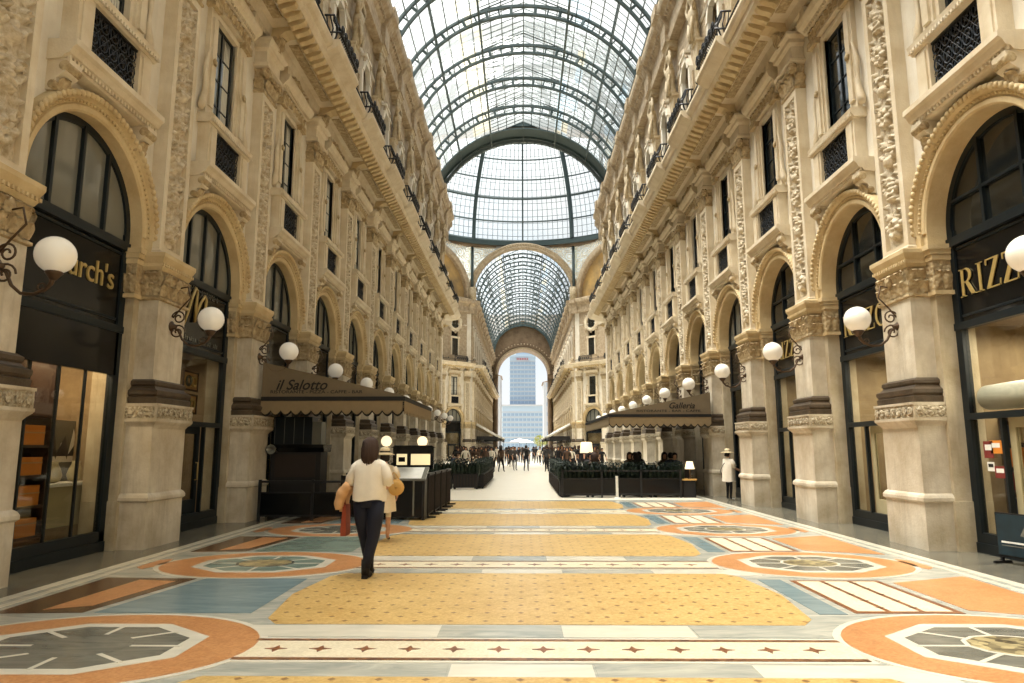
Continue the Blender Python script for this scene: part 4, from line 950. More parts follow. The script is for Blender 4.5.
def octagon_side(kind, ang, nm, label, detail):
    c, s_ = cos(ang), sin(ang); loc = (17*c, DC+17*s_, 0); rz = ang+pi
    root = tag(link(nm, None, None, loc, rz), label, 'wall', kind='structure')
    if kind == 'arm':
        sp = MB(); spandrel(sp, 7.05, 7.5, 'fret_glass', -.25, -.2, 29.2); link('spandrel', sp.mesh('spandrel'), root)
        fr = fret(7.1); link('fretwork', fr.mesh('fretwork'), root)
        for sg in ():
            for (y, z, r) in ((6.5, 27.6, .75), (5.6, 28.4, .5), (7.3, 26.3, .55), (6.9, 28.75, .35), (4.6, 28.85, .28), (7.6, 28.2, .4), (7.7, 27.2, .3), (7.9,25.2,.35)):
                for rr in (r, r*.5): fr.tube([(-.15, sg*y+rr*cos(a), z+rr*sin(a)) for a in np.linspace(0, 2*pi, 15)[:-1]], .06, 'stone_far', 4, True)
        av = MB()
        av.arc([(6.75,-.5),(6.75,.1),(6.95,.2),(7.1,.14),(7.45,.2),(7.6,.1),(7.6,-.5)], 0, ZV, 0, pi, 56, 'stone_attic')
        for i in range(64): a = pi*(i+.5)/64; av.ball((.16, 7.27*cos(a), ZV+7.27*sin(a)), (.06, .1, .1), 'stone_carved', 6, 4)
        link('archivolt', av.mesh('archivolt'), root)
    else:
        w = MB()
        for u in (-4.2, 0, 4.2): wall_bay(w, u)
        for sg in (-1, 1): w.box(-.6, 0, *sorted((sg*6.3, sg*7.06)), 0, 21.6, 'stone_wall')
        w.box(-6, -.6, -7.06, 7.06, 0, 21.8, 'shop_wall')
        link('wall_face', w.mesh('wall_face'), root)
        cn = MB(); cornice(cn, -6.7, 6.7, 3); top_cornice(cn, -6.7, 6.7, 3); link('cornice', cn.mesh('cornice'), root)
        lu = MB(); lu.face_u([(6.95*cos(a), ZV-.2+6.95*sin(a)) for a in np.linspace(0, pi, 40)], -.6, -.5, 'mosaic_picture')
        for (y, z, h) in ((-2.6,22.2,2.6),(-.6,22.2,3.6),(1.2,22.2,3.0),(3.2,22.2,2.3)): lu.ball((-.48, y, z+h*.5), (.03, .5, h*.5), 'stone_ochre', 10, 7); lu.ball((-.47, y, z+h+.2), (.03, .26, .3), 'stone_trim', 8, 6)
        link('lunette_mosaic', lu.mesh('lunette_mosaic'), root)
        sp = MB(); spandrel(sp, 7.05, 6.9, 'fret_glass', -.3, -.25, 29.2); link('spandrel', sp.mesh('spandrel'), root); link('fretwork', fret(6.0).mesh('fretwork'), root)
        av = MB(); av.arc([(6.2,-.62),(6.2,.1),(6.4,.2),(6.9,.16),(7.0,.05),(7.0,-.62)], 0, ZV-.2, 0, pi, 48, 'stone_attic'); link('archivolt', av.mesh('archivolt'), root)
        if detail:
            for q, u in enumerate((-6.3, -2.1, 2.1, 6.3)):
                p = Vector((u*-sin(rz), u*cos(rz), 0))+Vector(loc); word = ORD[q if c < 0 else 3-q]
                single('pilaster', M_PIL, p, rz, label='stone pilaster on the %s angled wall of the crossing, %s from its outer end' % ('left' if c < 0 else 'right', word), cat='pilaster', group='pilasters of the crossing')
            for q, u in enumerate((-4.2, 0, 4.2)):
                p = Vector((u*-sin(rz), u*cos(rz), 0))+Vector(loc); word = ORD[q if c < 0 else 2-q]
                sd = 'left' if c < 0 else 'right'; tl = '%s angled wall of the crossing, %s from its outer end' % (sd, word)
                single('arch_surround', M_ARC, p, rz, label='stone shop arch on the '+tl, cat='arch', group='shop arches of the crossing')
                single('shopfront', M_SHOP, p, rz, label='dark arched shopfront in the '+tl, cat='shopfront', group='shopfronts of the crossing')
                single(wname(), M_WIN[0 if sd == 'right' else 1], p, rz, label='first-floor window on the '+tl, cat='window', kind='structure')
                single('balcony_railing', M_RL, p, rz, label='iron balcony railing on the '+tl, cat='railing', group='balcony railings of the crossing')
                if 'oc' not in oct_meshes:
                    oc = MB(); T = 'stone_trim'; n = 28
                    oc.arc([(.75,.02),(.75,.16),(.95,.22),(1.2,.14),(1.25,.02)], 0, 18.1, 0, 2*pi, n, T, closed=False)
                    for i in range(8): a = 2*pi*i/8; oc.ball((.15, 1.25*cos(a), 18.1+1.25*sin(a)), (.1, .22, .22), 'stone_attic', 8, 6)
                    oc.box(.03, .09, -.5, .5, 17.5, 18.7, 'iron_green'); oc.box(.09, .1, -.44, -.03, 17.56, 18.64, 'pane_dark'); oc.box(.09, .1, .03, .44, 17.56, 18.64, 'pane_dark')
                    oc.box(.02, .06, -.5, .5, 13.8, 16.0, 'pane_dark'); oc.box(.02, .14, -.7, -.5, 13.8, 16.0, T); oc.box(.02, .14, .5, .7, 13.8, 16.0, T); oc.box(.02, .2, -.8, .8, 16.0, 16.25, T)
                    oct_meshes['oc'] = oc.mesh('window')
                single(wname(), oct_meshes['oc'], p, rz, label='round-framed upper window on the '+tl, cat='window', kind='structure')
    return root
octagon_side('diag', radians(45), 'wall_crossing', 'angled stone wall of the crossing, right of the far arm', True)
octagon_side('diag', radians(135), 'wall_crossing.001', 'angled stone wall of the crossing, left of the far arm', True)
octagon_side('diag', radians(-45), 'wall_crossing.002', 'angled wall of the crossing hidden behind the right arcade wall', False)
octagon_side('diag', radians(-135), 'wall_crossing.003', 'angled wall of the crossing hidden behind the left arcade wall', False)
octagon_side('arm', radians(90), 'wall_crossing.004', 'golden arch and pierced spandrels where the far arm opens', True)
octagon_side('arm', radians(0), 'wall_crossing.005', 'arch of the right side arm at the crossing', True)
octagon_side('arm', radians(180), 'wall_crossing.006', 'arch of the left side arm at the crossing', True)
cp = MB()
for i in range(8):
    a = radians(22.5+45*i); x, y = 18.1*cos(a), DC+18.1*sin(a); cp.tube([(x, y, 21.5), (x, y, 29.6)], .2, 'steel_roof', 6); cp.tube([(x*.985, DC+(y-DC)*.985, 21.4), (x*.985, DC+(y-DC)*.985, 23.2)], .5, 'statue_stone', 8)
link('corner_posts', cp.mesh('corner_post'), dome)

# ------------------------------------------------------------------ far arm
NF = 14; F0 = 92.2
for side in ('left', 'right'):
    rz = side_rz(side); sg = 1 if side == 'left' else -1
    w = MB()
    for b in range(NF): wall_bay(w, sg*(F0+BAY*(b+.5)))
    ya, yb = sorted((sg*F0, sg*(F0+BAY*NF))); w.box(-8, -.55, ya, yb, 0, 21.6, 'shop_wall')
    single('wall_far_'+side, w, side_loc(side, 0), rz, label='far arm stone wall beyond the crossing, %s side' % side, cat='wall', kind='structure')
    c = MB(); cornice(c, ya, yb, NF); top_cornice(c, ya, yb, NF)
    single('trim_6' if side == 'left' else 'trim_7', c, side_loc(side, 0), rz, label='cornices of the far arm on its %s side' % side, cat='cornice', kind='structure')
    for q in range(NF+1):
        single('pilaster', M_PIL, side_loc(side, F0+BAY*q+(.5 if q == 0 else 0)), rz, label='distant stone pilaster, %s beyond the crossing on the %s' % (ordinal(q), side), cat='pilaster', group='pilasters of the far arm')
    for q in range(NF):
        y = F0+BAY*(q+.5); tl = '%s beyond the crossing on the %s' % (ordinal(q), side)
        single('arch_surround', M_ARC, side_loc(side, y), rz, label='distant stone shop arch, '+tl, cat='arch', group='shop arches of the far arm')
        single('shopfront', M_SHOP, side_loc(side, y), rz, label='distant dark shopfront, '+tl, cat='shopfront', group='shopfronts of the far arm')
        single(wname(), M_WIN[0], side_loc(side, y), rz, label='distant first-floor window, '+tl, cat='window', kind='structure')
        single(wname(), M_AT, side_loc(side, y), rz, label='distant top-storey window, '+tl, cat='window', kind='structure')
        if q % 2 == 0: single('balcony_railing', M_RL, side_loc(side, y), rz, label='distant iron balcony railing, '+tl, cat='railing', group='balcony railings of the far arm')
# end wall of the far arm with its great archway
ew = MB(); YE, RE, ZE = 150.9, 5.55, 17.6
n = 40; vs = []; fs = []
for i in range(n+1):
    a = pi*i/n; y, z = RE*cos(a), ZE+RE*sin(a)
    for yy in (YE, YE+5): vs += [(y, yy, z), (y*(1 if 0 < i < n else 1), yy, 31)]
for i in range(n): q = 4*i; fs += [(q, q+1, q+5, q+4), (q+2, q+6, q+7, q+3), (q, q+4, q+6, q+2)]
ew.add(vs, fs, 'stone_far')
for sg in (-1, 1): a, b = sorted((sg*RE, sg*9)); ew.box(a, b, YE, YE+5, 0, 31, 'stone_far')
endw = single('wall_end', ew, label='brownish end wall of the far arm pierced by a high archway', cat='wall', kind='structure')
av = MB(); ringarch(av, RE, RE+.5, YE-.25, YE, ZE, 'stone_attic'); ringarch(av, RE+.7, RE+1.0, YE-.35, YE, ZE, 'stone_far'); ringarch(av, 6.3, 6.8, YE-.5, YE, ZV, 'steel_roof')
for i in range(30): a = pi*(i+.5)/30; av.ball(((RE+1.2)*cos(a), YE-.1, ZE+(RE+1.2)*sin(a)), .16, 'stone_attic', 6, 4)
link('archivolt', av.mesh('archivolt'), endw)
for sg in (-1, 1):
    cl = MB(); cl.lathe([(.55,0),(.55,.6),(.42,.8),(.40,8),(.36,15.4),(.5,15.8),(.6,16.2),(.62,16.6)], (sg*(RE+.45), YE-.55, 0), 'stone_far', 14); cl.box(*sorted((sg*(RE-.15), sg*(RE+1.3))), YE-1.2, YE, 16.6, 17.4, 'stone_far')
    link('column', cl.mesh('column'), endw)

bw = MB(); vs = []; fs = []
for i in range(n+1):
    a = pi*i/n; y, z = 3.6*cos(a), 9+3.6*sin(a)
    for yy in (-16, -14): vs += [(y, yy, z), (y, yy, 30)]
for i in range(n): q = 4*i; fs += [(q, q+1, q+5, q+4), (q+2, q+6, q+7, q+3), (q, q+4, q+6, q+2)]
bw.add(vs, fs, 'stone_wall')
for sg in (-1, 1): a, b = sorted((sg*3.6, sg*15)); bw.box(a, b, -16, -14, 0, 30, 'stone_wall')
single('wall_back_blocker', bw, label='unseen stone end wall with an arch, added behind the viewpoint to block light', cat='wall', kind='structure')  # unseen wall, added to keep light from behind off the near faces
# ------------------------------------------------------------------ beyond the arch: square, tower, houses
pz = MB(); pz.box(-120, 120, 165, 420, -.3, 0, 'floor_pale'); single('ground', pz, label='pale sunlit paving of the square beyond the far arch', cat='ground', kind='structure')
def windows_on(root, me, xs, zs, y):
    for z in zs:
        for x in xs: link('window', me, root, (x, y, z))
TY = 300.0
tw = link('office_tower', None, None, (0.1, TY, 0)); tag(tw, 'pale blue-grey office tower seen through the far archway', 'building')
m = MB(); m.box(-5.6, 5.6, 0, 14, 20.1, 41.2, 'tower_blue'); 
for i in range(11): m.box(-5.7, 5.7, -.15, 0, 20.1+1.9*i, 20.4+1.9*i, 'house_pale')
link('shaft', m.mesh('shaft'), tw)
m = MB(); m.box(-5.8, 5.8, -.3, 14.2, 41.2, 42.2, 'tower_blue'); m.box(-3, 4, 3, 12, 42.4, 44.2, 'tower_blue'); m.tube([(-4, 5, 44), (-4, 5, 47.5)], .12, 'iron_black', 5); m.tube([(4.5, 5, 44), (4.5, 5, 46.8)], .12, 'iron_black', 5); link('roof', m.mesh('roof'), tw)
sg_ = MB()
for i in range(7): sg_.box(-2.6+.75*i, -2.15+.75*i, -.45, -.3, 39.7, 40.6, 'cloth_red')
sg_.box(-2.8, 2.6, -.3, -.16, 39.4, 40.9, 'tower_blue'); link('sign', sg_.mesh('sign'), tw)
m = MB(); m.box(-.62, .62, -.08, .05, 0, 1.1, 'tower_pane'); m.box(-.02, .02, -.12, .05, 0, 1.1, 'house_pale'); wme = m.mesh('window')
windows_on(tw, wme, [-4.8+1.6*i for i in range(7)], [20.7+1.9*i for i in range(10)], 0)
lb = link('office_block', None, None, (0.1, TY-4, 0)); tag(lb, 'wide pale office block at the foot of the tower', 'building')
m = MB(); m.box(-8.8, 8.8, 0, 14, 0, 19.4, 'tower_blue'); m.box(-9, 9, -.3, 14, 19.4, 20.0, 'house_pale')
for i in range(8): m.box(-8.9, 8.9, -.15, 0, 1.6+2.15*i, 2.0+2.15*i, 'house_pale')
link('wall', m.mesh('wall'), lb); windows_on(lb, wme, [-7.7+1.7*i for i in range(10)], [2.3+2.15*i for i in range(7)], 0)
for x0, x1, y, h, lab in ((-22, -6.9, 215, 24, 'slender pale house beside the far archway, left of the tower'), (6.6, 24, 215, 22, 'slender pale house beside the far archway, right of the tower')):
    hb = link('house', None, None, (0, y, 0)); tag(hb, lab, 'building')
    m = MB(); m.box(x0, x1, 0, 14, 0, h, 'house_pale'); m.prof([(x0-.4, h), (x1+.4, h), ((x0+x1)/2, h+2.5)], 0, 14, 'stone_far') ; link('wall', m.mesh('wall'), hb)
    windows_on(hb, wme, [x0+1.5+2.4*i for i in range(int((x1-x0-2)/2.4)+1)], [2.5+3*i for i in range(int((h-4)/3)+1)], 0)
def tree(x, y, h, lab):
    r = link('tree', None, None, (x, y, 0)); tag(r, lab, 'tree')
    t = MB(); t.tube([(0, 0, 0), (.05, 0, h*.5), (0, .1, h*.8)], [.22, .16, .08], 'wood_dark', 7); link('trunk', t.mesh('trunk'), r)
    c = MB(); R = random.Random(int(x*10))
    for i in range(260):
        a, b = R.uniform(0, 2*pi), R.uniform(-1, 1); rr = h*.33*R.uniform(.55, 1)
        p = (rr*cos(a)*sqrt(1-b*b), rr*sin(a)*sqrt(1-b*b), h*.68+rr*b*.9); d = .28
        c.add([(p[0]+R.uniform(-d, d), p[1]+R.uniform(-d, d), p[2]+R.uniform(-d, d)) for _ in range(4)], [(0, 1, 2), (0, 2, 3)], 'tree_yellow')
    link('crown', c.mesh('crown'), r)
tree(4.6, 190, 5.2, 'small yellow-green tree in the square, below the right of the tower'); tree(7.6, 196, 4.6, 'lower yellow-green tree at the right edge of the archway')
def parasol(x, y, h, r, lab):
    o = link('parasol', None, None, (x, y, 0)); tag(o, lab, 'parasol')
    p = MB(); p.tube([(0, 0, 0), (0, 0, h+.3)], .04, 'iron_black', 6); p.lathe([(.3, 0), (.3, .08), (.05, .12)], (0, 0, 0), 'iron_black', 12); link('pole', p.mesh('pole'), o)
    c = MB(); c.lathe([(r, 0), (r*.98, .06), (r*.5, .45), (.05, .75), (.03, .73), (r*.48, .40), (r*.95, .0)], (0, 0, h-.4), 'umbrella_white', 8); link('canopy', c.mesh('canopy'), o)
parasol(-.8, 172, 3.6, 2.4, 'white parasol in the square straight below the tower'); parasol(.9, 178, 3.4, 1.9, 'smaller white parasol just right of the other one')

# ------------------------------------------------------------------ people
def seg_d(p, a, b):
    ab = b-a; t = max(0, min(1, (p-a).dot(ab)/max(ab.length_squared, 1e-9))); return (p-(a+ab*t)).length
def skin_body(nodes, edges, regions, sub=2):
    """nodes: {name: ((x,y,z), radius)}, edges: [(a, b, material)] -> MB of one continuous surface"""
    names = list(nodes); me = bpy.data.meshes.new('b'); me.from_pydata([nodes[n][0] for n in names], [(names.index(a), names.index(b)) for a, b, _ in edges], [])
    o = bpy.data.objects.new('b', me); COL.objects.link(o)
    md = o.modifiers.new('s', 'SKIN'); md.use_smooth_shade = True
    for i, n in enumerate(names):
        r = nodes[n][1]; sv = me.skin_vertices[0].data[i]; sv.radius = r if isinstance(r, tuple) else (r, r); sv.use_root = (n == 'pelvis')
    ms = o.modifiers.new('u', 'SUBSURF'); ms.levels = sub; ms.render_levels = sub
    bpy.context.view_layer.update()
    em = bpy.data.meshes.new_from_object(o.evaluated_get(bpy.context.evaluated_depsgraph_get()))
    bpy.data.objects.remove(o); bpy.data.meshes.remove(me)
    mb = MB(); vs = [tuple(v.co) for v in em.vertices]; mb.v = vs
    bones = [(Vector(nodes[a][0]), Vector(nodes[b][0]), m, (nodes[a][1] if not isinstance(nodes[a][1], tuple) else max(nodes[a][1]))) for a, b, m in edges]
    for p in em.polygons:
        c = p.center; best = min(bones, key=lambda q: seg_d(c, q[0], q[1])-.6*q[3])
        mb.f.append(list(p.vertices)); mb.m.append(mb.mi(best[2])); mb.sm.append(True)
    bpy.data.meshes.remove(em); return mb
def figure(pose='stand', top='shirt_white', bottom='trouser_navy', shoe='boot_black', sleeve=.5, leg_bare=False, fingers=False, sub=1, knees=None, arms=None, legs=None, female=True, skin='skin'):
    n = {}; e = []
    def nd(k, p, r): n[k] = (p, r)
    sw = .165 if female else .19; ht = 0
    nd('pelvis', (0, 0, .95), (.15, .11)); nd('waist', (0, 0, 1.10), (.125, .095)); nd('chest', (0, .01, 1.29), (.15, .105)); nd('collar', (0, 0, 1.42), (.09, .07))
    nd('neck', (0, .0, 1.49), .048); nd('jaw', (0, .03, 1.545), (.058, .07)); nd('head', (0, .025, 1.62), (.075, .092)); nd('crown', (0, .01, 1.685), (.055, .065))
    e += [('pelvis', 'waist', top), ('waist', 'chest', top), ('chest', 'collar', top), ('collar', 'neck', skin), ('neck', 'jaw', skin), ('jaw', 'head', skin), ('head', 'crown', skin)]
    A = {'stand': ((-.02, .0), (.02, .02)), 'walk': ((.16, -.1), (-.2, .12)), 'sit': ((.2, .3), (.2, .3))}[pose] if arms is None else None
    for s, sd in ((-1, 'l'), (1, 'r')):
        if arms: el, wr = arms[sd]
        else:
            sw_ = (A[0] if s < 0 else A[1])
            el = (s*(sw+.07), sw_[0]*.6-.02, 1.14); wr = (s*(sw+.06), sw_[0]*1.2+sw_[1]*.3+.05, .91)
        nd('shoulder'+sd, (s*sw, 0, 1.40), .062); nd('elbow'+sd, el, .043); nd('wrist'+sd, wr, .028)
        md_ = tuple(a+(b-a)*sleeve*2 if sleeve < .5 else b for a, b in zip((s*sw, 0, 1.40), el))
        e.append(('collar', 'shoulder'+sd, top)); e.append(('shoulder'+sd, 'elbow'+sd, top if sleeve >= .4 else skin)); e.append(('elbow'+sd, 'wrist'+sd, top if sleeve >= .9 else skin))
        d = (Vector(wr)-Vector(el)).normalized(); side = d.cross(Vector((1, 0, 0))); side.normalize()
        pm = Vector(wr)+d*.06; nd('palm'+sd, tuple(pm), (.030, .018)); e.append(('wrist'+sd, 'palm'+sd, skin))
        if fingers:
            for f in range(4):
                b0 = pm+d*.03+side*(.027-.018*f); L1 = (.036, .042, .039, .03)[f]
                cur = Vector((-s, 0, 0))
                q1 = b0+d*L1+cur*.008; q2 = q1+d*L1*.7+cur*.018
                nd('fa%d%s' % (f, sd), tuple(b0), .0095); nd('fb%d%s' % (f, sd), tuple(q1), .0085); nd('fc%d%s' % (f, sd), tuple(q2), .0075)
                e += [('palm'+sd, 'fa%d%s' % (f, sd), skin), ('fa%d%s' % (f, sd), 'fb%d%s' % (f, sd), skin), ('fb%d%s' % (f, sd), 'fc%d%s' % (f, sd), skin)]
            t1 = Vector(wr)+d*.035+side*.035; t2 = t1+d*.035+side*.012
            nd('ta'+sd, tuple(t1), .010); nd('tb'+sd, tuple(t2), .0085); e += [('wrist'+sd, 'ta'+sd, skin), ('ta'+sd, 'tb'+sd, skin)]
        else:
            pe = pm+d*.075; nd('tip'+sd, tuple(pe), (.022, .010)); e.append(('palm'+sd, 'tip'+sd, skin)); t1 = Vector(wr)+d*.05+side*.04; nd('ta'+sd, tuple(t1), .009); e.append(('wrist'+sd, 'ta'+sd, skin))
        if legs: kn, an, to = legs[sd]
        elif pose == 'stand': kn, an, to = (s*.095, .02, .50), (s*.09, -.01, .085), (s*.11, .14, .035)
        elif pose == 'walk':
            f = s
            kn, an, to = ((s*.09, .17, .52), (s*.08, .27, .10), (s*.09, .42, .05)) if f > 0 else ((s*.09, -.02, .50), (s*.08, -.26, .13), (s*.09, -.14, .04))
        else: kn, an, to = (s*.12, .42, .92), (s*.12, .40, .50), (s*.12, .54, .46)
        nd('hip'+sd, (s*.088, 0, .90), .088); nd('knee'+sd, kn, .056); nd('calf'+sd, tuple(a+(b-a)*.3 for a, b in zip(kn, an)), .055); nd('ankle'+sd, an, .036); nd('toe'+sd, to, (.036, .028))
        lb = skin if leg_bare else bottom
        e += [('pelvis', 'hip'+sd, bottom), ('hip'+sd, 'knee'+sd, bottom), ('knee'+sd, 'calf'+sd, lb), ('calf'+sd, 'ankle'+sd, lb), ('ankle'+sd, 'toe'+sd, shoe)]
    return skin_body(n, e, None, sub)
def hair_mb(mat, long=True, z=0.0):
    mb = MB(); H = []
    rows = [(1.735, .02, .025), (1.72, .06, .07), (1.68, .088, .105), (1.62, .096, .112), (1.56, .092, .10)] + ([(1.50, .098, .095), (1.44, .10, .08), (1.40, .08, .05)] if long else [(1.53, .06, .06)])
    n = 18
    for zz, rx, ry in rows:
        for k in range(n):
            a = 2*pi*k/n; x, y = rx*cos(a), ry*sin(a)
            if y > 0 and zz < 1.67: y = min(y, .03)-.0         # face left open in front
            mb.v.append((x, y-.0+(.01 if zz > 1.6 else -.02), zz+z))
    m = mb.mi(mat)
    for j in range(len(rows)-1):
        for k in range(n): mb.f.append([j*n+k, j*n+(k+1) % n, (j+1)*n+(k+1) % n, (j+1)*n+k]); mb.m.append(m); mb.sm.append(True)
    if long:
        Rh = random.Random(2)
        for q in range(46):
            a = pi*(1.0+q/45) if q < 46 else 0; x, y = cos(a), sin(a)
            a += Rh.uniform(-.04, .04); k = Rh.uniform(.97, 1.06); e = Rh.uniform(-.05, .02)
            mb.tube([(.03*cos(a), .035*sin(a), 1.742+z), (.085*cos(a)*k, .10*sin(a)*k, 1.69+z), (.10*cos(a)*k, .118*sin(a)*k, 1.60+z), (.10*cos(a)*k, .105*sin(a)*k-.02, 1.50+z), (.085*cos(a)*k, .08*sin(a)*k-.03, 1.40+e+z)], [.008, .012, .013, .011, .004], mat, 5)
    mb.f.append(list(range(n))); mb.m.append(m); mb.sm.append(True); mb.f.append(list(range(len(rows)*n-n, len(rows)*n))); mb.m.append(m); mb.sm.append(True)
    return mb
def face_mb(z=0.0):
    mb = MB(); mb.tube([(0, .105, 1.645+z), (0, .133, 1.60+z), (0, .115, 1.59+z)], [.008, .014, .008], 'skin', 6)
    for s in (-1, 1):
        mb.ball((s*.032, .104, 1.635+z), (.013, .008, .007), 'paper_white', 8, 5); mb.ball((s*.032, .111, 1.635+z), (.006, .004, .006), 'boot_black', 6, 4); mb.ball((s*.083, .015, 1.62+z), (.012, .02, .03), 'skin', 8, 6)
    mb.ball((0, .105, 1.565+z), (.024, .01, .007), 'bag_red', 8, 4); return mb
def loose_shirt(rows, mat, n=28, fold=.012, seed=1):
    mb = MB(); R = random.Random(seed); ph = [R.uniform(0, 6) for _ in range(4)]
    for i, (z, rx, ry, cy) in enumerate(rows):
        t = i/(len(rows)-1)
        for k in range(n):
            a = 2*pi*k/n; w = 1+fold*t*5*(sin(5*a+ph[0])+.6*sin(9*a+ph[1]+t*2))
            mb.v.append((rx*w*cos(a), cy+ry*w*sin(a), z+.012*sin(3*a+ph[2])*t))
    m = mb.mi(mat)
    for j in range(len(rows)-1):
        for k in range(n): mb.f.append([j*n+k, j*n+(k+1) % n, (j+1)*n+(k+1) % n, (j+1)*n+k]); mb.m.append(m); mb.sm.append(True)
    return mb
def hat_mb(brim, z, mat='hat_straw', tilt=0.0):
    mb = MB(); mb.lathe([(.085, 0), (brim, -.03), (brim+.005, -.022), (.10, .02), (.098, .03), (.095, .085), (.07, .115), (.02, .12)], (0, .0, z), mat, 24); 
    rb = MB(); rb.lathe([(.101, .015), (.106, .018), (.103, .05), (.097, .05)], (0, 0, z), 'ribbon', 24); return mb, rb

# woman walking away in the middle of the floor
r = link('person', None, None, (-2.16, 9.22, 0), radians(-3)); r.scale = (1.02, 1.02, 1.03)
tag(r, 'woman with brown hair walking away in white shirt and navy trousers', 'person')
B = figure(pose='stand', sleeve=.5, fingers=True, sub=2,
           legs={'l': ((-.085, .12, .52), (-.03, .22, .11), (-.03, .37, .05)), 'r': ((.075, -.02, .50), (.0, -.06, .10), (.015, .09, .035))},
           arms={'l': ((-.27, -.03, 1.16), (-.22, .17, 1.06)), 'r': ((.25, .05, 1.15), (.16, .25, 1.10))})
body = link('body', B.mesh('body'), r)
link('face', face_mb().mesh('face'), r)
link('hair', hair_mb('hair_brown').mesh('hair'), r)
sh = loose_shirt([(1.47, .075, .06, 0), (1.46, .11, .08, 0), (1.435, .17, .10, 0), (1.38, .205, .125, 0), (1.25, .20, .14, 0), (1.12, .205, .15, .0), (1.02, .215, .155, 0), (.95, .21, .155, 0)], 'shirt_white', fold=.012)
for s in (-1, 1): sh.tube([(s*.14, 0, 1.40), (s*.19, -.01, 1.35), (s*.235, -.02, 1.24), (s*.255, -.015, 1.14)], [.06, .066, .068, .066], 'shirt_white', 12)
link('shirt', sh.mesh('shirt'), r)
tr = MB()
for s, pts in ((-1, [(-.088, 0, .93), (-.09, .06, .72), (-.083, .12, .52), (-.055, .18, .30), (-.032, .215, .14)]), (1, [(.088, 0, .93), (.085, -.01, .72), (.072, -.02, .50), (.03, -.045, .28), (.003, -.06, .13)])): tr.tube(pts, [.118, .108, .080, .068, .055], 'trouser_navy', 14)
tr.lathe([(.16, .86), (.172, .92), (.16, 1.0), (.145, 1.05)], (0, 0, 0), 'trouser_navy', 20, sy=.75); link('trousers', tr.mesh('trousers'), r)
for s, an, tt in ((-1, (-.03, .22, .10), (-.03, .36, .0)), (1, (.0, -.06, .10), (.015, .09, 0))):
    bt = MB(); bt.tube([(an[0], an[1], .23), (an[0], an[1], .12), (an[0], an[1]-.005, .05)], [.056, .055, .052], 'boot_black', 10)
    bt.tube([(an[0], an[1]-.03, .045), (an[0], an[1]+.06, .045), (tt[0], tt[1]-.03, .036), (tt[0], tt[1]+.02, .03)], [.045, .046, .043, .028], 'boot_black', 10); bt.box(an[0]-.035, an[0]+.035, an[1]-.06, an[1]+.0, 0, .04, 'boot_black'); link('boot', bt.mesh('boot'), r)
jk = MB()                                         # jacket carried over the left forearm
jk.add([], [], 'jacket_tan')
for i in range(9):
    t = i/8; yy = -.08+.30*t; P = [(-.245-.02*sin(t*9), yy, 1.17), (-.335, yy, 1.12), (-.385-.02*sin(t*7), yy+.01, 1.0), (-.375+.015*sin(t*11), yy, .86+.05*sin(t*5))]; rr = [.055, .07, .075, .045]
    pts = []; rs = []
    for q in np.linspace(0, 1, 13):
        b = [(1-q)**3, 3*q*(1-q)**2, 3*q*q*(1-q), q**3]; pts.append(tuple(sum(b[k]*P[k][c] for k in range(4)) for c in range(3))); rs.append(sum(b[k]*rr[k] for k in range(4))+.006*sin(q*17+t*9))
    jk.tube(pts, rs, 'jacket_tan', 12)
single('jacket', jk, (-2.16, 9.22, 0), label='tan jacket draped over the forearm of the woman in navy trousers', cat='jacket')
bg_ = MB(); bg_.prof([(-.335, .92), (-.30, .92), (-.285, .58), (-.29, .52), (-.355, .52), (-.36, .60)], -.02, .22, 'bag_red'); bg_.tube([(-.32, .02, .88), (-.33, .05, 1.02), (-.30, .1, 1.10)], .012, 'bag_red', 6)
single('handbag', bg_, (-2.16, 9.22, 0), label='russet red bag hanging below the tan jacket', cat='bag')

# woman in the straw hat just ahead of her
r = link('person', None, None, (-2.66, 12.75, 0), radians(8)); r.scale = (.92, .92, .92)
tag(r, 'woman in a straw hat and cream dress, seen from behind near the restaurant desk', 'person')
B = figure(top='dress_cream', bottom='dress_cream', shoe='ribbon', sleeve=.5, leg_bare=True, fingers=True, sub=2, arms={'l': ((-.25, .06, 1.15), (-.18, .26, 1.12)), 'r': ((.25, -.02, 1.14), (.25, .06, .90))})
link('body', B.mesh('body'), r); link('face', face_mb().mesh('face'), r); link('hair', hair_mb('hair_dark', False).mesh('hair'), r)
dr = loose_shirt([(1.46, .08, .06, 0), (1.44, .15, .09, 0), (1.40, .20, .11, 0), (1.25, .195, .13, 0), (1.08, .18, .13, 0), (.95, .20, .16, 0), (.75, .22, .18, 0), (.56, .235, .19, 0)], 'dress_cream', fold=.008, seed=4)
for s in (-1, 1): dr.tube([(s*.16, 0, 1.41), (s*.22, .0, 1.30), (s*.25, .0, 1.2)], [.075, .078, .07], 'dress_cream', 10)
link('dress', dr.mesh('dress'), r)
hm, hr = hat_mb(.19, 1.69); h = link('hat', hm.mesh('hat'), r, (0, 0, 0)); link('ribbon', hr.mesh('ribbon'), h)
wb = MB(); wb.lathe([(.02, -.03), (.13, -.06), (.17, .0), (.15, .05), (.03, .06)], (0, 0, 0), 'bag_wicker', 20, 'y', 1.0)
for i in range(5): wb.tube([((.03+.03*i)*cos(a), .0, (.03+.03*i)*sin(a)) for a in np.linspace(0, 2*pi, 16)[:-1]], .06-.006*i, 'bag_wicker', 5, True)
wb.tube([(-.10, 0, .12), (-.10, 0, .28), (-.06, 0, .34), (0, 0, .28), (.10, 0, .12)], .012, 'bag_wicker', 6)
single('handbag', MB().merge(wb, Matrix.Scale(.8, 4)), (-2.42, 12.62, .95), radians(8), label='round wicker bag on the arm of the woman in the straw hat', cat='bag')

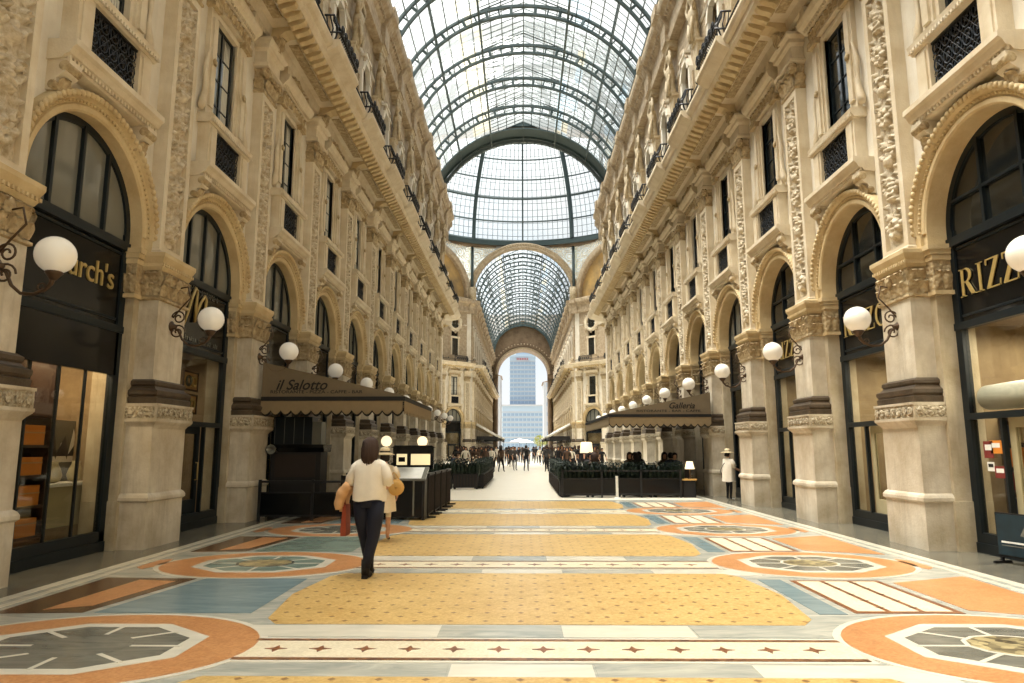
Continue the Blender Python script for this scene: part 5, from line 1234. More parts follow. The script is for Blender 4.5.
# woman beside the right-hand pilaster
r = link('person', None, None, (6.42, 22.5, 0), radians(-70)); r.scale = (.9, .9, .9)
tag(r, 'woman in a sun hat, white blouse and black trousers beside the right pilaster', 'person')
B = figure(top='shirt_white', bottom='cloth_black', shoe='paper_white', sleeve=.5, fingers=True, sub=2, arms={'l': ((-.22, .12, 1.16), (-.12, .33, 1.10)), 'r': ((.22, .1, 1.15), (.13, .32, 1.08))})
link('body', B.mesh('body'), r); link('face', face_mb().mesh('face'), r); link('hair', hair_mb('hair_dark', False).mesh('hair'), r)
bl_ = loose_shirt([(1.47, .075, .06, 0), (1.44, .15, .10, 0), (1.38, .21, .14, 0), (1.2, .225, .18, 0), (1.0, .235, .20, 0), (.8, .24, .21, 0), (.66, .25, .22, 0)], 'shirt_white', fold=.01, seed=9)
for s in (-1, 1): bl_.tube([(s*.16, 0, 1.41), (s*.21, .05, 1.30), (s*.22, .1, 1.18)], [.085, .09, .085], 'shirt_white', 10)
link('blouse', bl_.mesh('blouse'), r); hm, hr = hat_mb(.23, 1.69); h = link('hat', hm.mesh('hat'), r); link('ribbon', hr.mesh('ribbon'), h)
sp_ = MB(); sp_.tube([(.12, .0, 1.48), (.0, -.20, 1.25), (-.16, -.22, 1.0), (-.26, -.05, .86)], .012, 'cloth_black', 6); sp_.tube([(.12, .0, 1.48), (.02, .15, 1.3), (-.14, .22, 1.05), (-.27, .08, .88)], .012, 'cloth_black', 6); sp_.box(-.33, -.27, -.06, .1, .76, .92, 'cloth_black')
single('shoulder_bag', MB().merge(sp_, Matrix.Scale(.9, 4)), (6.42, 22.5, 0), radians(-70), label='black bag on a strap across the white blouse by the pilaster', cat='bag')

# the crowd further down, and the diners
CL = ['cloth_black', 'cloth_grey', 'cloth_blue', 'cloth_brown', 'cloth_black', 'cloth_black', 'cloth_black', 'shirt_white', 'cloth_green']
def crowd_set(pose):
    out = []
    for i in range(6):
        t, b = random.choice(CL), random.choice(['cloth_black', 'trouser_navy', 'cloth_grey', 'cloth_black'])
        out.append((t, b, figure(pose=pose, top=t, bottom=b, sleeve=random.choice([.45, 1.0]), sub=1, female=i % 2 == 0).mesh('body'), hair_mb(random.choice(['hair_brown', 'hair_dark']), i % 2 == 0).mesh('hair')))
    return out
SETS = {p: crowd_set(p) for p in ('stand', 'walk', 'sit')}
CN = dict(cloth_black='black', cloth_grey='grey', cloth_blue='dark blue', cloth_brown='brown', cloth_beige='beige', shirt_white='white', cloth_red='dark red', cloth_green='dull green', trouser_navy='navy')
def small_person(pose, i, x, y, rz, sc, label, group, z=0.0):
    t, b, bm_, hm_ = SETS[pose][i]
    o = link('person', None, None, (x, y, z), rz); o.scale = (sc,)*3; tag(o, label % CN[t], 'person', group); link('body', bm_, o); link('hair', hm_, o)
R = random.Random(11); spots = []
spots += [(-.70, 52.0), (.12, 50.0)]
while len(spots) < 72:
    y = R.choice([R.uniform(55, 75), R.uniform(60, 100), R.uniform(100, 150)]); x = R.uniform(-5.2, 5.2)*(1 if y < 60 else 1.15)
    if y < 58: x = R.choice([-1, 1])*R.uniform(2.6, 5.2)
    if all(hypot(x-a, (y-b)*.6) > .62 for a, b in spots): spots.append((x, y))
while len(spots) < 98:
    sd = R.choice([-1, 1]); y = R.uniform(44, 58); x = sd*R.uniform(2.3, 5.0)
    if all(hypot(x-a, (y-b)*.6) > .5 for a, b in spots): spots.append((x, y))
while len(spots) < 146 and len(spots) >= 98:
    sd = R.choice([-1, 1]); y = R.uniform(47, 74); x = sd*R.uniform(1.2, 5.4)
    if all(hypot(x-a, (y-b)*.6) > .42 for a, b in spots): spots.append((x, y))
spots.sort(key=lambda q: (q[0]-CAMX)/q[1])
for i, (x, y) in enumerate(spots):
    pose = R.choice(['stand', 'walk', 'walk']); small_person(pose, R.randrange(6), x, y, R.choice([0, pi])+R.uniform(-.5, .5), R.uniform(.94, 1.08), 'person in %%s in the distant crowd, %s from its left edge' % ordinal(i), 'crowd down the arcade')

# ------------------------------------------------------------------ awnings
def scallop(x0, x1, z0, z1, step):
    n = max(2, int(round((x1-x0)/step))); top = [(x0, z0), (x1, z0)]; low = []
    for i in range(n):
        a = x1-(x1-x0)*i/n; b = x1-(x1-x0)*(i+1)/n
        for t in np.linspace(0, 1, 7)[(0 if i == 0 else 1):]: low.append((a+(b-a)*t, z1+(.10*(1-abs(sin(pi*t)))) ))
    return top[:1]+top[1:]+low
def awning(name, label, sg, Y0, Y1, zw, zf, xf, word, line2, wpos, whei):
    r = link(name, None); tag(r, label, 'awning'); XW = 6.36
    def XZ(poly, y, mat, th=.02):
        mb = MB(); n = len(poly); mb.add([(x, y, z) for x, z in poly]+[(x, y+th, z) for x, z in poly], [tuple(range(n)), tuple(range(n, 2*n))[::-1]]+[(i, (i+1) % n, n+(i+1) % n, n+i) for i in range(n)], mat); return mb
    rf = MB(); rf.add([(sg*XW, Y0, zw), (sg*XW, Y1, zw), (sg*xf, Y1, zf), (sg*xf, Y0, zf), (sg*XW, Y0, zw+.03), (sg*XW, Y1, zw+.03), (sg*xf, Y1, zf+.03), (sg*xf, Y0, zf+.03)], [(0, 1, 2, 3), (4, 7, 6, 5), (0, 4, 5, 1), (1, 5, 6, 2), (2, 6, 7, 3), (3, 7, 4, 0)], 'awning_taupe'); link('canopy', rf.mesh('canopy'), r)
    for y, nm in ((Y0, 'end_panel'), (Y1, 'end_panel')):
        ep = XZ([(sg*XW, zf), (sg*xf, zf), (sg*XW, zw)] if sg > 0 else [(sg*XW, zf), (sg*XW, zw), (sg*xf, zf)], y, 'awning_taupe'); p = link(nm, ep.mesh(nm), r)
        if y == Y0:
            def front(mb, x, z): return MB().merge(mb, Matrix(((0, 1, 0, x), (-1, 0, 0, Y0-.004), (0, 0, 1, z), (0, 0, 0, 1))))
            link('lettering', front(text_mb(word, whei, 'letter_black', shear=.35, off=.015, depth=.002), *wpos).mesh('lettering'), p)
            link('lettering', front(text_mb(line2, .105, 'letter_black', off=.01, depth=.002, width=2.2), (sg*XW+sg*-.75 if sg > 0 else -5.05) if sg < 0 else 4.9, zf+.08).mesh('lettering'), p)
    x0, x1 = sorted((sg*XW, sg*xf))
    bd = MB(); 
    for y in (Y0-.03, Y1): bd.box(x0, x1, y, y+.05, zf-.10, zf, 'awning_black')
    a, b = sorted((sg*xf, sg*(xf-.05))); bd.box(a, b, Y0-.03, Y1+.05, zf-.10, zf, 'awning_black'); link('edge_band', bd.mesh('edge_band'), r)
    va = XZ([(x, z) for x, z in scallop(x0, x1, zf-.10, zf-.42, .235)], Y0-.02, 'awning_cream', .012)
    p = link('valance', va.mesh('valance'), r)
    v2 = MB(); pts = scallop(Y0, Y1, zf-.10, zf-.42, .235); n = len(pts); xx = sg*(xf-.03)
    v2.add([(xx, y, z) for y, z in pts]+[(xx+.012, y, z) for y, z in pts], [tuple(range(n)), tuple(range(n, 2*n))[::-1]]+[(i, (i+1) % n, n+(i+1) % n, n+i) for i in range(n)], 'awning_cream'); link('valance', v2.mesh('valance'), r)
    dk = XZ([(x, z) for x, z in scallop(x0, x1, zf-.2, zf-.47, .235)], Y0+.02, 'awning_black', .012); link('valance_lining', dk.mesh('valance_lining'), r)
    for y in (Y0+.15, (Y0+Y1)/2, Y1-.15):
        rd = MB(); rd.tube([(sg*(xf+.12), y, zf-.05), (sg*XW, y, zw-.06)], .025, 'iron_black', 6); link('rafter', rd.mesh('rafter'), r)
awning('awning', 'taupe awning lettered il Salotto over the left terrace', -1, 16.35, 21.2, 3.66, 2.86, 2.98, 'il Salotto', 'RISTORANTE - PIZZA - CAFFE - BAR', (-5.42, 3.03), .34)
awning('awning', 'taupe awning lettered Galleria over the right terrace hedge', 1, 24.0, 32.6, 3.52, 2.80, 2.86, 'Galleria', 'RISTORANTE - BAR - CAFFE', (5.35, 3.0), .29)
for sg, y0, y1, lab in ((-1, 93.5, 108, 'dark awning with pale edge at the mouth of the far arm, left'), (1, 93.5, 108, 'dark awning with pale edge at the mouth of the far arm, right'), (-1, 112, 132, 'dark awning deeper in the far arm, left'), (1, 112, 132, 'dark awning deeper in the far arm, right')):
    r = link('awning', None); tag(r, lab, 'awning')
    c = MB(); c.add([(sg*6.3, y0, 4.7), (sg*6.3, y1, 4.7), (sg*3.6, y1, 3.2), (sg*3.6, y0, 3.2), (sg*6.3, y0, 4.76), (sg*6.3, y1, 4.76), (sg*3.6, y1, 3.26), (sg*3.6, y0, 3.26)], [(0, 1, 2, 3), (4, 7, 6, 5), (0, 4, 5, 1), (1, 5, 6, 2), (2, 6, 7, 3), (3, 7, 4, 0)], 'awning_taupe'); c.box(*sorted((sg*3.58, sg*6.3)), y0-.04, y0, 2.7, 3.2, 'awning_black'); c.box(*sorted((sg*3.54, sg*3.6)), y0, y1, 2.7, 3.2, 'awning_black'); link('canopy', c.mesh('canopy'), r)
    e_ = MB(); e_.tube([(sg*6.3, y0-.05, 4.8), (sg*3.6, y0-.05, 3.3), (sg*3.55, y1, 3.3)], .16, 'canopy_white', 6); link('edge', e_.mesh('edge'), r)
    for y in (y0+.5, y1-.5): p = MB(); p.tube([(sg*3.7, y, 0), (sg*3.7, y, 3.0)], .05, 'iron_black', 6); link('post', p.mesh('post'), r)

# ------------------------------------------------------------------ terraces
def kit_planter(w=1.0, h=.62):
    b = MB(); b.box(-w/2, w/2, -.2, .2, .06, h, 'planter_black'); b.box(-w/2-.02, w/2+.02, -.22, .22, h-.05, h, 'planter_black')
    for i in range(int(w/.125)): x = -w/2+.06+.125*i; b.box(x-.02, x+.02, -.225, -.2, .1, h-.06, 'rattan_dark'); b.box(x-.02, x+.02, .2, .225, .1, h-.06, 'rattan_dark')
    for sx in (-1, 1):
        for sy in (-1, 1): b.box(sx*(w/2-.05)-.03, sx*(w/2-.05)+.03, sy*.15-.03, sy*.15+.03, 0, .08, 'iron_black')
    return b
def foliage(w, d, z0, z1, n, mat, seed, size=.07):
    R = random.Random(seed); f = MB()
    if mat == 'leaf_dark':
        for i in range(7): f.ball((-w/2+w*(i+.5)/7, R.uniform(-.03, .03), z0+.2+R.uniform(0, .1)), (w/9, d*.42, (z1-z0)*.5), mat, 8, 6)
    for i in range(n):
        p = Vector((R.uniform(-w/2, w/2), R.uniform(-d/2, d/2), z0+(z1-z0)*R.random()**.8)); a = R.uniform(0, 2*pi); t = R.uniform(-.6, 1.0)
        u = Vector((cos(a)*cos(t), sin(a)*cos(t), sin(t)))*size*R.uniform(.7, 1.3); v = Vector((-sin(a), cos(a), 0))*size*.35
        f.add([tuple(p), tuple(p+u*.5+v), tuple(p+u), tuple(p+u*.5-v)], [(0, 1, 2, 3)], mat)
    return f
BX = kit_planter().mesh('box'); FO = [foliage(1.06, .42, .50, 1.16, 1500, 'leaf_dark', s).mesh('foliage') for s in range(3)]
FL = MB().merge(foliage(1.06, .40, .50, 1.15, 1000, 'leaf_dark', 8)).merge(foliage(.95, .4, .95, 1.35, 70, 'flower_pale', 9, .09)).mesh('foliage')
def planter(x, y, rz, fol, label, group):
    o = link('planter', None, None, (x, y, 0), rz); tag(o, label, 'planter', group); link('box', BX, o); f = link('foliage', fol, o); f['kind'] = 'stuff'
for i in range(4): planter(1.62+1.06*i, 24.0, 0, FO[i % 3], 'dark planter with clipped green hedge before the right terrace, %s from its open corner' % ordinal(i), 'hedge planters of the right terrace')
for i in range(8): planter(1.3, 24.75+1.06*i, pi/2, FO[i % 3], 'dark hedge planter down the side of the right terrace, %s from its front' % ordinal(i), 'side planters of the right terrace')
for i in range(4): planter(-2.45-1.06*i, 28.6, 0, FL, 'planter of pale flowers before the second left terrace, %s from the aisle' % ordinal(i), 'flower planters on the left')
for i in range(9): planter(-1.95, 29.4+1.06*i, pi/2, FO[i % 3], 'dark planter along the aisle beside the second left terrace, %s from its front' % ordinal(i), 'aisle planters on the left')
WB = MB(); WB.box(-.5, .5, -.03, .03, .08, 1.02, 'planter_black'); WB.box(-.52, .52, -.05, .05, 1.0, 1.05, 'iron_black')
for q in range(7): WB.box(-.46+.14*q, -.42+.14*q, -.045, .045, .12, .98, 'rattan_dark')
WB = WB.mesh('panel'); WF = MB()
for q in (-.4, .4): WF.box(q-.04, q+.04, -.2, .2, 0, .04, 'iron_black'); WF.box(q-.03, q+.03, -.03, .03, .04, .1, 'iron_black')
WF = WF.mesh('foot')
for i in range(4):
    o = link('barrier', None, None, (-2.42+.03*i, 17.3+1.06*i, 0), pi/2); tag(o, 'black slatted barrier along the aisle beside the left awning, %s from the desk' % ordinal(i), 'barrier', 'barriers beside the left awning'); link('panel', WB, o); link('foot', WF, o)
def railing(x0, x1, y, label):
    o = link('railing', None, None, (0, y, 0)); tag(o, label, 'railing')
    rl = MB(); rl.box(x0, x1, -.03, .03, .86, .91, 'iron_black'); rl.box(x0, x1, -.02, .02, .10, .14, 'iron_black'); rl.box(x0, x1, -.02, .02, .62, .65, 'iron_black'); link('rail', rl.mesh('rail'), o)
    n = max(2, int((x1-x0)/1.2)+1)
    for i in range(n): x = x0+(x1-x0)*i/(n-1); p = MB(); p.box(x-.03, x+.03, -.03, .03, 0, .93, 'iron_black'); link('post', p.mesh('post'), o)
    g = MB(); g.box(x0, x1, -.006, .006, .14, .62, 'sign_black'); link('panel', g.mesh('panel'), o)
railing(-6.2, -3.75, 16.15, 'black post railing before the il Salotto bar'); railing(1.2, 5.15, 23.66, 'black railing in front of the right terrace hedge')
p = MB(); p.box(-.04, .04, -.04, .04, .02, .72, 'canopy_white'); p.lathe([(.14, 0), (.14, .02), (.05, .04)], (0, 0, 0), 'canopy_white', 14); single('bollard', p, (3.0, 23.5, 0), label='slim white post in front of the right terrace railing', cat='post')
# bar and reception desk on the left
o = link('bar_cabinet', None, None, (-5.72, 17.4, 0)); tag(o, 'black bar cabinet with tall hutch beside the left pilaster', 'cabinet')
m = MB(); m.box(-.62, .62, -.3, .3, 0, 1.55, 'planter_black'); m.box(-.5, .5, -.32, -.3, .95, 1.5, 'rattan_dark'); link('body', m.mesh('body'), o)
m = MB(); m.prof([(-.30,1.55),(.30,1.55),(.36,1.66),(.36,1.74),(-.36,1.74),(-.36,1.66)], -.7, .7, 'sign_black'); link('counter', MB().merge(m, Matrix.Rotation(pi/2, 4, 'Z')).mesh('counter'), o)
m = MB(); m.box(-.6, .35, -.2, .25, 1.74, 2.42, 'iron_green'); m.box(.36, .58, -.2, .2, 1.74, 2.3, 'pane_grey'); 
for i in range(4): m.box(-.58+.24*i, -.57+.24*i, -.21, -.2, 1.76, 2.4, 'pane_grey')
link('hutch', m.mesh('hutch'), o)
o = link('spotlight', None, None, (-6.22, 16.9, 1.62)); tag(o, 'grey horn-shaped spotlight beside the bar cabinet', 'spotlight')
m = MB(); m.lathe([(.03, .16), (.06, .14), (.07, .0), (.11, -.12), (.12, -.14), (.10, -.13), (.05, 0)], (0, 0, 0), 'pane_grey', 16, 'y'); link('housing', m.mesh('housing'), o)
m = MB(); m.tube([(0, .1, 0), (.06, .22, -.08), (.08, .28, -.4), (.08, .28, -1.62)], .02, 'iron_black', 6); m.lathe([(.16, -1.62), (.16, -1.59), (.03, -1.56)], (.08, .28, 0), 'iron_black', 12); link('stand', m.mesh('stand'), o)
o = link('reception_desk', None, None, (-3.0, 16.6, 0)); tag(o, 'black reception desk with sloping pale top by the awning corner', 'desk')
m = MB(); m.box(-.55, .55, -.25, .3, .06, .92, 'sign_black'); m.box(-.58, -.52, -.28, .33, 0, .95, 'iron_black'); m.box(.52, .58, -.28, .33, 0, .95, 'iron_black'); m.box(.3, .34, -.26, -.25, .1, .9, 'pane_grey'); link('body', m.mesh('body'), o)
m = MB(); m.prof([(-.34, .90), (.34, 1.16), (.34, 1.20), (-.34, .94)], -.6, .6, 'pane_grey'); link('top', MB().merge(m, Matrix.Rotation(pi/2, 4, 'Z') @ Matrix.Scale(1, 4)).mesh('top'), o)
m = MB(); m.add([(-.5, -.31, .955), (.5, -.31, .955), (.5, .30, 1.190), (-.5, .30, 1.190)], [(0, 1, 2, 3)], 'paper_white'); link('menu_sheet', m.mesh('menu_sheet'), o)
o = link('menu_box', None, None, (-2.95, 18.1, 0)); tag(o, 'black lit menu box on a stand behind the reception desk', 'menu stand')
m = MB(); m.box(-.55, .5, -.05, .08, 1.12, 1.66, 'sign_black'); m.box(-.05, .05, -.0, .06, 0, 1.12, 'iron_black'); m.box(-.3, .3, -.15, .2, 0, .03, 'iron_black'); m.prof([(-.6, 1.66), (.55, 1.66), (.45, 1.72), (-.5, 1.72)], -.08, .1, 'sign_black'); link('case', m.mesh('case'), o)
m = MB(); m.box(-.45, -.18, -.056, -.05, 1.22, 1.5, 'menu_lit'); m.box(-.40, -.23, -.060, -.056, 1.30, 1.42, 'sign_black'); link('lit_panel', m.mesh('lit_panel'), o)
m = MB(); m.box(-.08, .42, -.056, -.05, 1.22, 1.5, 'menu_lit'); link('lit_panel', m.mesh('lit_panel'), o)
def table_lamp(x, y, z, label, s=1.0, ball=False):
    o = link('table_lamp', None, None, (x, y, z)); o.scale = (s,)*3; tag(o, label, 'lamp')
    m = MB(); m.lathe([(.08, 0), (.08, .02), (.02, .04), (.015, .3)], (0, 0, 0), 'iron_bronze', 12); link('base', m.mesh('base'), o)
    m = MB()
    if ball: m.ball((0, 0, .42), .17, 'lamp_warm', 16, 12)
    else: m.lathe([(.15, .28), (.14, .30), (.09, .50), (.08, .5)], (0, 0, 0), 'lamp_warm', 16)
    link('shade', m.mesh('shade'), o)
def cafe_table(x, y, label, group):
    o = link('cafe_table', None, None, (x, y, 0)); tag(o, label, 'table', group)
    m = MB(); m.box(-.38, .38, -.38, .38, .71, .75, 'paper_white'); m.box(-.40, .40, -.40, .40, .60, .715, 'cloth_beige'); link('tabletop', m.mesh('tabletop'), o)
    m = MB(); m.tube([(0, 0, .02), (0, 0, .62)], .035, 'iron_black', 8); m.lathe([(.24, 0), (.24, .02), (.04, .05)], (0, 0, 0), 'iron_black', 14); link('pedestal', m.mesh('pedestal'), o)
SE = MB(); SE.box(-.22, .22, -.22, .22, .42, .46, 'rattan_dark'); SE = SE.mesh('seat')
BK = MB(); BK.prof([(-.25, .62), (-.21, .62), (-.26, .95), (-.30, .95)], -.2, .2, 'rattan_dark'); BK = MB().merge(BK, Matrix.Rotation(pi/2, 4, 'Z')); BK.box(-.22, -.19, -.26, -.2, .44, .96, 'rattan_dark'); BK.box(.19, .22, -.26, -.2, .44, .96, 'rattan_dark'); BK = BK.mesh('backrest')
LG = MB(); LG.box(-.02, .02, -.02, .02, 0, .43, 'iron_black'); LG = LG.mesh('leg')
def cafe_chair(x, y, rz, label, group):
    o = link('cafe_chair', None, None, (x, y, 0), rz); tag(o, label, 'chair', group); link('seat', SE, o); link('backrest', BK, o)
    for sx in (-1, 1):
        for sy in (-1, 1): link('leg', LG, o, (sx*.19, sy*.19, 0))
nm_t = 0
tables = [(2.4, 25.4, 'R'), (4.0, 25.4, 'R'), (5.5, 25.4, 'R'), (2.6, 27.8, 'R'), (4.2, 27.8, 'R'), (5.6, 27.8, 'R'), (3.0, 30.4, 'R'), (5.0, 30.4, 'R'),
          (-4.6, 18.9, 'L'), (-3.5, 19.6, 'L'), (-4.9, 20.6, 'L'), (-3.0, 30.6, 'M'), (-4.6, 30.6, 'M'), (-3.2, 33.2, 'M'), (-4.8, 33.2, 'M')]
nmz = {'R': 'behind the right terrace hedge', 'L': 'under the il Salotto awning', 'M': 'on the second left terrace'}; cnt = {}
for x, y, z in tables:
    i = cnt.get(z, 0); cnt[z] = i+1
    cafe_table(x, y, '%s cafe table with pale cloth %s, counting from the front' % (ordinal(i), nmz[z]), 'cafe tables')
    for q, (dx, dy, rz) in enumerate(((0, -.62, 0), (0, .62, pi))):
        cafe_chair(x+dx, y+dy, rz, 'dark woven chair %s the %s table %s' % ('before' if q == 0 else 'behind', ordinal(i), nmz[z]), 'cafe chairs')
for i, (x, y, rz) in enumerate(((2.4, 24.85, 0), (4.0, 26.05, pi), (3.9, 24.85, 0), (5.5, 26.05, pi), (2.6, 27.2, 0), (2.6, 28.4, pi), (4.2, 28.4, pi), (3.0, 31.0, pi), (5.0, 31.0, pi), (5.6, 27.2, 0), (4.2, 27.2, 0), (2.4, 26.05, pi), (5.6, 28.4, pi), (-3.0, 31.2, pi), (-4.6, 31.2, pi), (-3.2, 32.6, 0))):
    small_person('sit', i % 6, x, y, rz, 1.12, 'seated diner in %%s, %s of those at the cafe tables, front ones first' % ordinal(i), 'seated diners', z=-.46)
o = link('side_table', None, None, (5.46, 23.85, 0)); tag(o, 'small yellow-topped side table at the pilaster end of the right railing', 'table')
m = MB(); m.box(-.24, .24, -.2, .2, .57, .62, 'bag_wicker'); link('tabletop', m.mesh('tabletop'), o); m = MB(); m.box(-.2, .2, -.16, .16, .0, .57, 'planter_black'); link('base', m.mesh('base'), o)
table_lamp(5.52, 23.85, .62, 'small warm table lamp on the yellow side table', 1.15)
o = link('floor_lamp', None, None, (2.6, 30.0, 0)); tag(o, 'tall lamp with glowing pale shade at the left end of the right terrace', 'lamp')
m = MB(); m.tube([(0, 0, 0), (0, 0, 1.5)], .03, 'iron_black', 8); m.lathe([(.2, 0), (.2, .03), (.04, .06)], (0, 0, 0), 'iron_black', 14); link('pole', m.mesh('pole'), o); m = MB(); m.lathe([(.27, 1.44), (.28, 1.46), (.24, 1.86), (.2, 1.9), (.02, 1.9)], (0, 0, 0), 'lamp_warm', 18); link('shade', m.mesh('shade'), o)
table_lamp(-3.5, 19.55, .75, 'small mushroom lamp on the cafe table near the left aisle barriers', 1.2)
for x, y, lab in ((-3.92, 19.3, 'warm globe lamp on a pole under the left awning, nearer the bar'), (-3.05, 20.2, 'warm globe lamp on a pole under the left awning, nearer the aisle')):
    o = link('globe_lamp', None, None, (x, y, 0)); tag(o, lab, 'lamp'); m = MB(); m.tube([(0, 0, 0), (0, 0, 1.7)], .02, 'iron_black', 8); m.lathe([(.16, 0), (.16, .02), (.03, .05)], (0, 0, 0), 'iron_black', 14); link('pole', m.mesh('pole'), o); m = MB(); m.ball((0, 0, 1.84), .15, 'lamp_warm', 18, 12); link('globe', m.mesh('globe'), o)
small_person('sit', 0, -6.0, 18.3, pi*.5, .98, 'seated guest in %s beside the black bar cabinet', 'seated diners', z=-.44)

# ------------------------------------------------------------------ shop interiors
def area(name, loc, rot, size, power, col):
    d = bpy.data.lights.new(name, 'AREA'); d.energy = power; d.size = size[0]; d.shape = 'RECTANGLE'; d.size_y = size[1]; d.color = col
    o = bpy.data.objects.new(name, d); COL.objects.link(o); o.location = loc; o.rotation_euler = rot
area('ceiling_light', (-8.3, 10.07, 3.6), (0, 0, 0), (1.6, 2.4), 130, (1, .78, .5))
area('ceiling_light', (-8.3, 14.27, 3.6), (0, 0, 0), (1.4, 2.2), 22, (1, .85, .65))
for y, pw in ((10.07, 150), (14.27, 110), (18.47, 60)): area('ceiling_light', (8.5, y, 3.6), (0, 0, 0), (1.6, 2.4), pw, (1, .9, .72))
XS = -7.15
o = link('display_shelf', None, None, (-7.62, 10.16, 0)); o.scale = (1, .74, 1); tag(o, 'tan display shelving with lit niches in the window with gold lettering', 'shelf')
m = MB(); m.box(-.45, -.40, -.42, .42, .3, 3.0, 'shelf_tan'); m.box(-.45, .3, -.45, -.41, .3, 3.0, 'wood_dark'); m.box(-.45, .3, .41, .45, .3, 3.0, 'wood_dark'); link('carcass', m.mesh('carcass'), o)
for i in range(5): m = MB(); m.box(-.42, .3, -.41, .41, .34+.44*i, .38+.44*i, 'wood_dark'); link('shelf', m.mesh('shelf'), o)
def orange_box(z, i):
    m = MB(); m.box(-.14, .14, -.24, .24, 0, .26+.03*(i % 2), 'box_orange'); m.box(-.145, .145, -.245, .245, .17, .19, 'shelf_tan'); o = single('shoe_box', m, (-7.50, 10.17, z), label='orange box on the lit window shelves, %s from the bottom' % ordinal(i), cat='box', group='orange boxes on the window shelves')
for i in range(4): orange_box(.381+.44*i, i)
o = link('display_plinth', None, None, (-7.80, 11.42, 0)); tag(o, 'long cream display plinth in the window with gold lettering', 'plinth')
m = MB(); m.box(-.35, .35, -.78, .78, .0, .42, 'shop_wall'); m.box(-.30, .30, -.74, .74, .42, 1.05, 'door_cream'); link('body', m.mesh('body'), o); m = MB(); m.box(-.36, .36, -.8, .8, 1.05, 1.1, 'paper_white'); link('top', m.mesh('top'), o)
o = link('landscape_print', None, None, (-7.95, 11.42, 0)); tag(o, 'grey landscape panel standing on the cream plinth', 'picture')
m = MB(); m.box(-.03, .0, -.74, .74, 1.1, 2.12, 'pane_grey'); link('panel', m.mesh('panel'), o)
m = MB()
for j, c in ((0, 'paper_white'), (1, 'cloth_grey')):
    for i in range(5): yy = -.6+.3*i; m.add([(.004+.003*j, yy-.17, 1.42+.1*j), (.004+.003*j, yy+.17, 1.42+.1*j), (.004+.003*j, yy+(.05 if j else -.04), 1.75+.12*((i*2+j) % 3))], [(0, 1, 2)], c)
link('print', m.mesh('print'), o)
for i in range(2):
    m = MB(); m.lathe([(.03, 0), (.10, .03), (.13, .12), (.10, .22), (.06, .3), (.07, .34)], (0, 0, 0), 'door_cream', 14); single('vase', m, (-7.64, 11.1+.55*i, 1.1), label='pale vase on the cream plinth, %s one' % ('nearer' if i == 0 else 'farther'), cat='vase')
cu = MB()
for i in range(26): y = 10.55+.058*i; cu.tube([(-8.45+.03*sin(i*1.9), y, .3), (-8.45+.03*sin(i*1.9), y, 3.5)], .034, 'shelf_tan', 6)
single('curtain', cu, label='tan pleated curtain at the back of the gold lettered window', cat='curtain')
# jeweller's pictures
for i, z in enumerate((2.62, 3.12)):
    o = link('picture', None, None, (-7.5, 15.15, z)); tag(o, 'framed ring advertisement in the second left window, %s one' % ('lower' if i == 0 else 'upper'), 'picture')
    m = MB(); m.box(-.02, 0, -.33, .33, -.2, .2, 'shelf_tan'); link('mount', m.mesh('mount'), o); m = MB()
    for q in range(2): m.tube([(.02, -.12+.22*q+.1*cos(a), .1*sin(a)) for a in np.linspace(0, 2*pi, 17)[:-1]], .03, 'gold_letter' if q else 'pane_grey', 6, True)
    link('print', m.mesh('print'), o); m = MB(); 
    for a in (-.33, .33): m.box(-.01, .015, a-.02, a+.02, -.22, .22, 'wood_dark'); m.box(-.01, .015, -.33, .33, a*.6-.02, a*.6+.02, 'wood_dark')
    link('frame', m.mesh('frame'), o)
# bookshop
def bookcase(x, y, rz, label, bl, grp, n):
    o = link('bookcase', None, None, (x, y, 0), rz); tag(o, label, 'bookcase')
    m = MB(); m.box(-.3, -.27, -.6, .6, 0, 2.2, 'wood_dark'); m.box(-.3, 0, -.62, -.58, 0, 2.2, 'wood_dark'); m.box(-.3, 0, .58, .62, 0, 2.2, 'wood_dark'); link('carcass', m.mesh('carcass'), o)
    for i in range(6): m = MB(); m.box(-.27, 0, -.58, .58, .1+.4*i, .13+.4*i, 'wood_dark'); link('shelf', m.mesh('shelf'), o)
    c, s = cos(rz), sin(rz); R = random.Random(3); k = 0
    for i in range(1, 5):
        yy = -.54
        for q in range(n):
            w = R.uniform(.1, .2); h = R.uniform(.24, .33)
            mt = R.choice(['paper_white', 'cloth_red', 'cloth_blue', 'box_orange', 'cloth_beige', 'poster_teal']); mk = ('book', mt, round(w, 1), round(h, 2))
            m = MB(); m.box(-.1, 0, 0, w, 0, h, mt); m.box(-.098, -.004, .008, w-.008, h-.004, h+.002, 'paper_white')
            lx, ly = -.08, yy; single('book', m, (x+lx*c-ly*s, y+lx*s+ly*c, .13+.4*i), rz, label='%s book on the %s shelf up, %s along %s' % ({'paper_white':'white','cloth_red':'red','cloth_blue':'blue','box_orange':'orange','cloth_beige':'beige','poster_teal':'teal'}[mt], ordinal(i-1), ordinal(q), bl), cat='book', group=grp); yy += w+.03
bookcase(8.0, 11.4, pi, 'dark bookcase full of books behind the nearest bookshop window', 'in the bookcase', 'books in the bookshop bookcase', 5)
m = MB(); m.lathe([(.02, -1.15), (.2, -1.13), (.22, 0), (.2, 1.13), (.02, 1.15)], (7.42, 10.18, 2.45), 'paper_white', 18, 'y'); single('awning_roller', m, label='rolled white blind behind the nearest bookshop transom', cat='blind')
o = link('poster_stand', None, None, (6.86, 10.12, 0), radians(180+14)); tag(o, 'dark teal poster on a black floor stand by the bookshop door', 'poster stand')
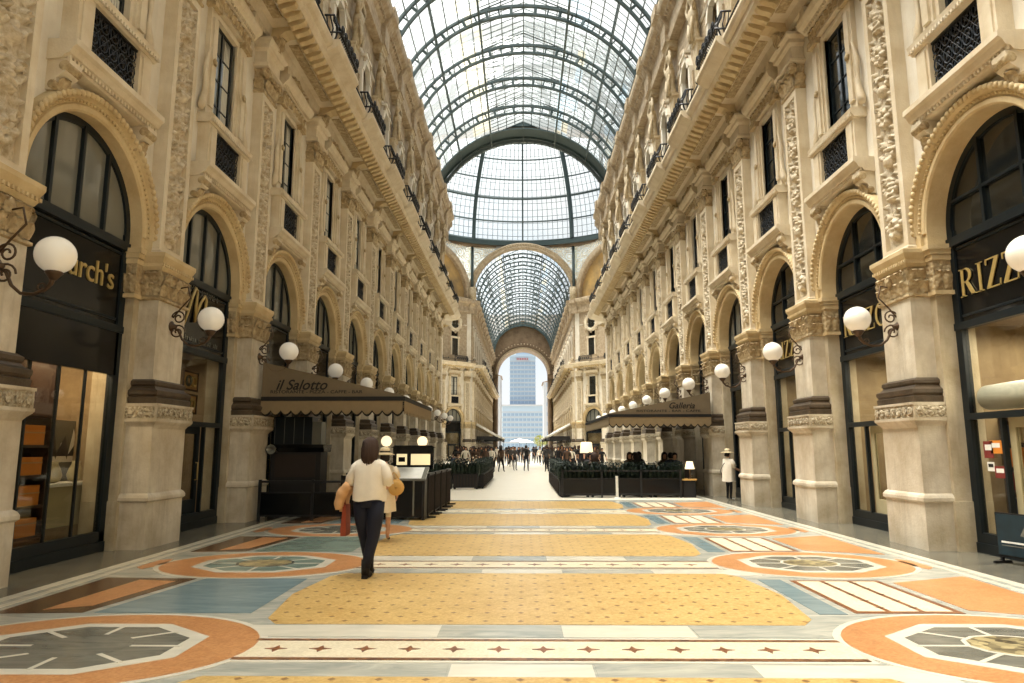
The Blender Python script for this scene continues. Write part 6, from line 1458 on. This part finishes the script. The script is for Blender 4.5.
m = MB(); m.box(-.02, .02, -.36, .36, .1, .72, 'iron_black'); m.box(-.15, .15, -.34, -.30, 0, .04, 'iron_black'); m.box(-.15, .15, .30, .34, 0, .04, 'iron_black'); m.box(-.02, .02, -.34, -.30, 0, .12, 'iron_black'); m.box(-.02, .02, .30, .34, 0, .12, 'iron_black'); link('stand', m.mesh('stand'), o)
m = MB(); m.box(.02, .03, -.34, .34, .13, .70, 'poster_teal'); m.box(.03, .033, -.28, .1, .30, .325, 'paper_white'); m.box(.03, .033, -.28, .2, .26, .27, 'pane_grey'); m.add([(.032, .02, .42), (.032, .3, .40), (.032, .28, .60), (.032, .1, .56)], [(0, 1, 2, 3)], 'pane_grey'); link('poster', m.mesh('poster'), o)
for y, z, w, h, mt, lab in ((11.02, 1.62, .11, .26, 'cloth_red', 'red and white notice on the bookshop door glass, upper left'), (10.84, 1.66, .13, .2, 'box_orange', 'orange notice on the bookshop door glass'), (11.0, 1.36, .08, .14, 'paper_white', 'white card with dark edge below the red notice'), (10.8, 1.28, .12, .18, 'cloth_red', 'dark red notice below the orange one')):
    m = MB(); m.box(-.004, 0, -w, w, -h/2, h/2, mt); m.box(-.006, -.004, -w*.7, w*.7, -.01, h*.3, 'paper_white' if mt != 'paper_white' else 'iron_black'); single('notice', m, (7.135, y, z), label=lab, cat='notice')

# ------------------------------------------------------------------ light: hazy sky and a soft high sun through the glass
wd = bpy.data.worlds.new('sky'); SC.world = wd; wd.use_nodes = True; nt = wd.node_tree; nt.nodes.clear()
wo = nt.nodes.new('ShaderNodeOutputWorld'); bg = nt.nodes.new('ShaderNodeBackground'); L(nt, bg.outputs[0], wo.inputs[0])
tc = nt.nodes.new('ShaderNodeTexCoord'); nz = N(nt, 'ShaderNodeTexNoise', Scale=3.0, Detail=5.0); L(nt, tc.outputs['Generated'], nz.inputs['Vector'])
L(nt, mixc(nt, ramp(nt, nz.outputs['Fac'], .35, .62), (0.78, 0.89, 1.0, 1), (1.0, 1.0, 0.98, 1)), bg.inputs['Color']); bg.inputs['Strength'].default_value = 0.66
sd = bpy.data.lights.new('sun', 'SUN'); sd.energy = 11.5; sd.angle = radians(45); sd.color = (1.0, 0.95, 0.88)
so = bpy.data.objects.new('sun', sd); COL.objects.link(so); so.rotation_euler = Vector((0.37, 0.03, -1.0)).to_track_quat('-Z', 'Y').to_euler()
SC.view_settings.view_transform = 'Standard'; SC.view_settings.look = 'None'; SC.view_settings.gamma = 1.0; SC.view_settings.exposure = 0.66
SC.view_settings.use_curve_mapping = False
SC.cycles.transparent_max_bounces = 24; SC.cycles.max_bounces = 8; SC.cycles.diffuse_bounces = 3; SC.cycles.sample_clamp_indirect = 6.0
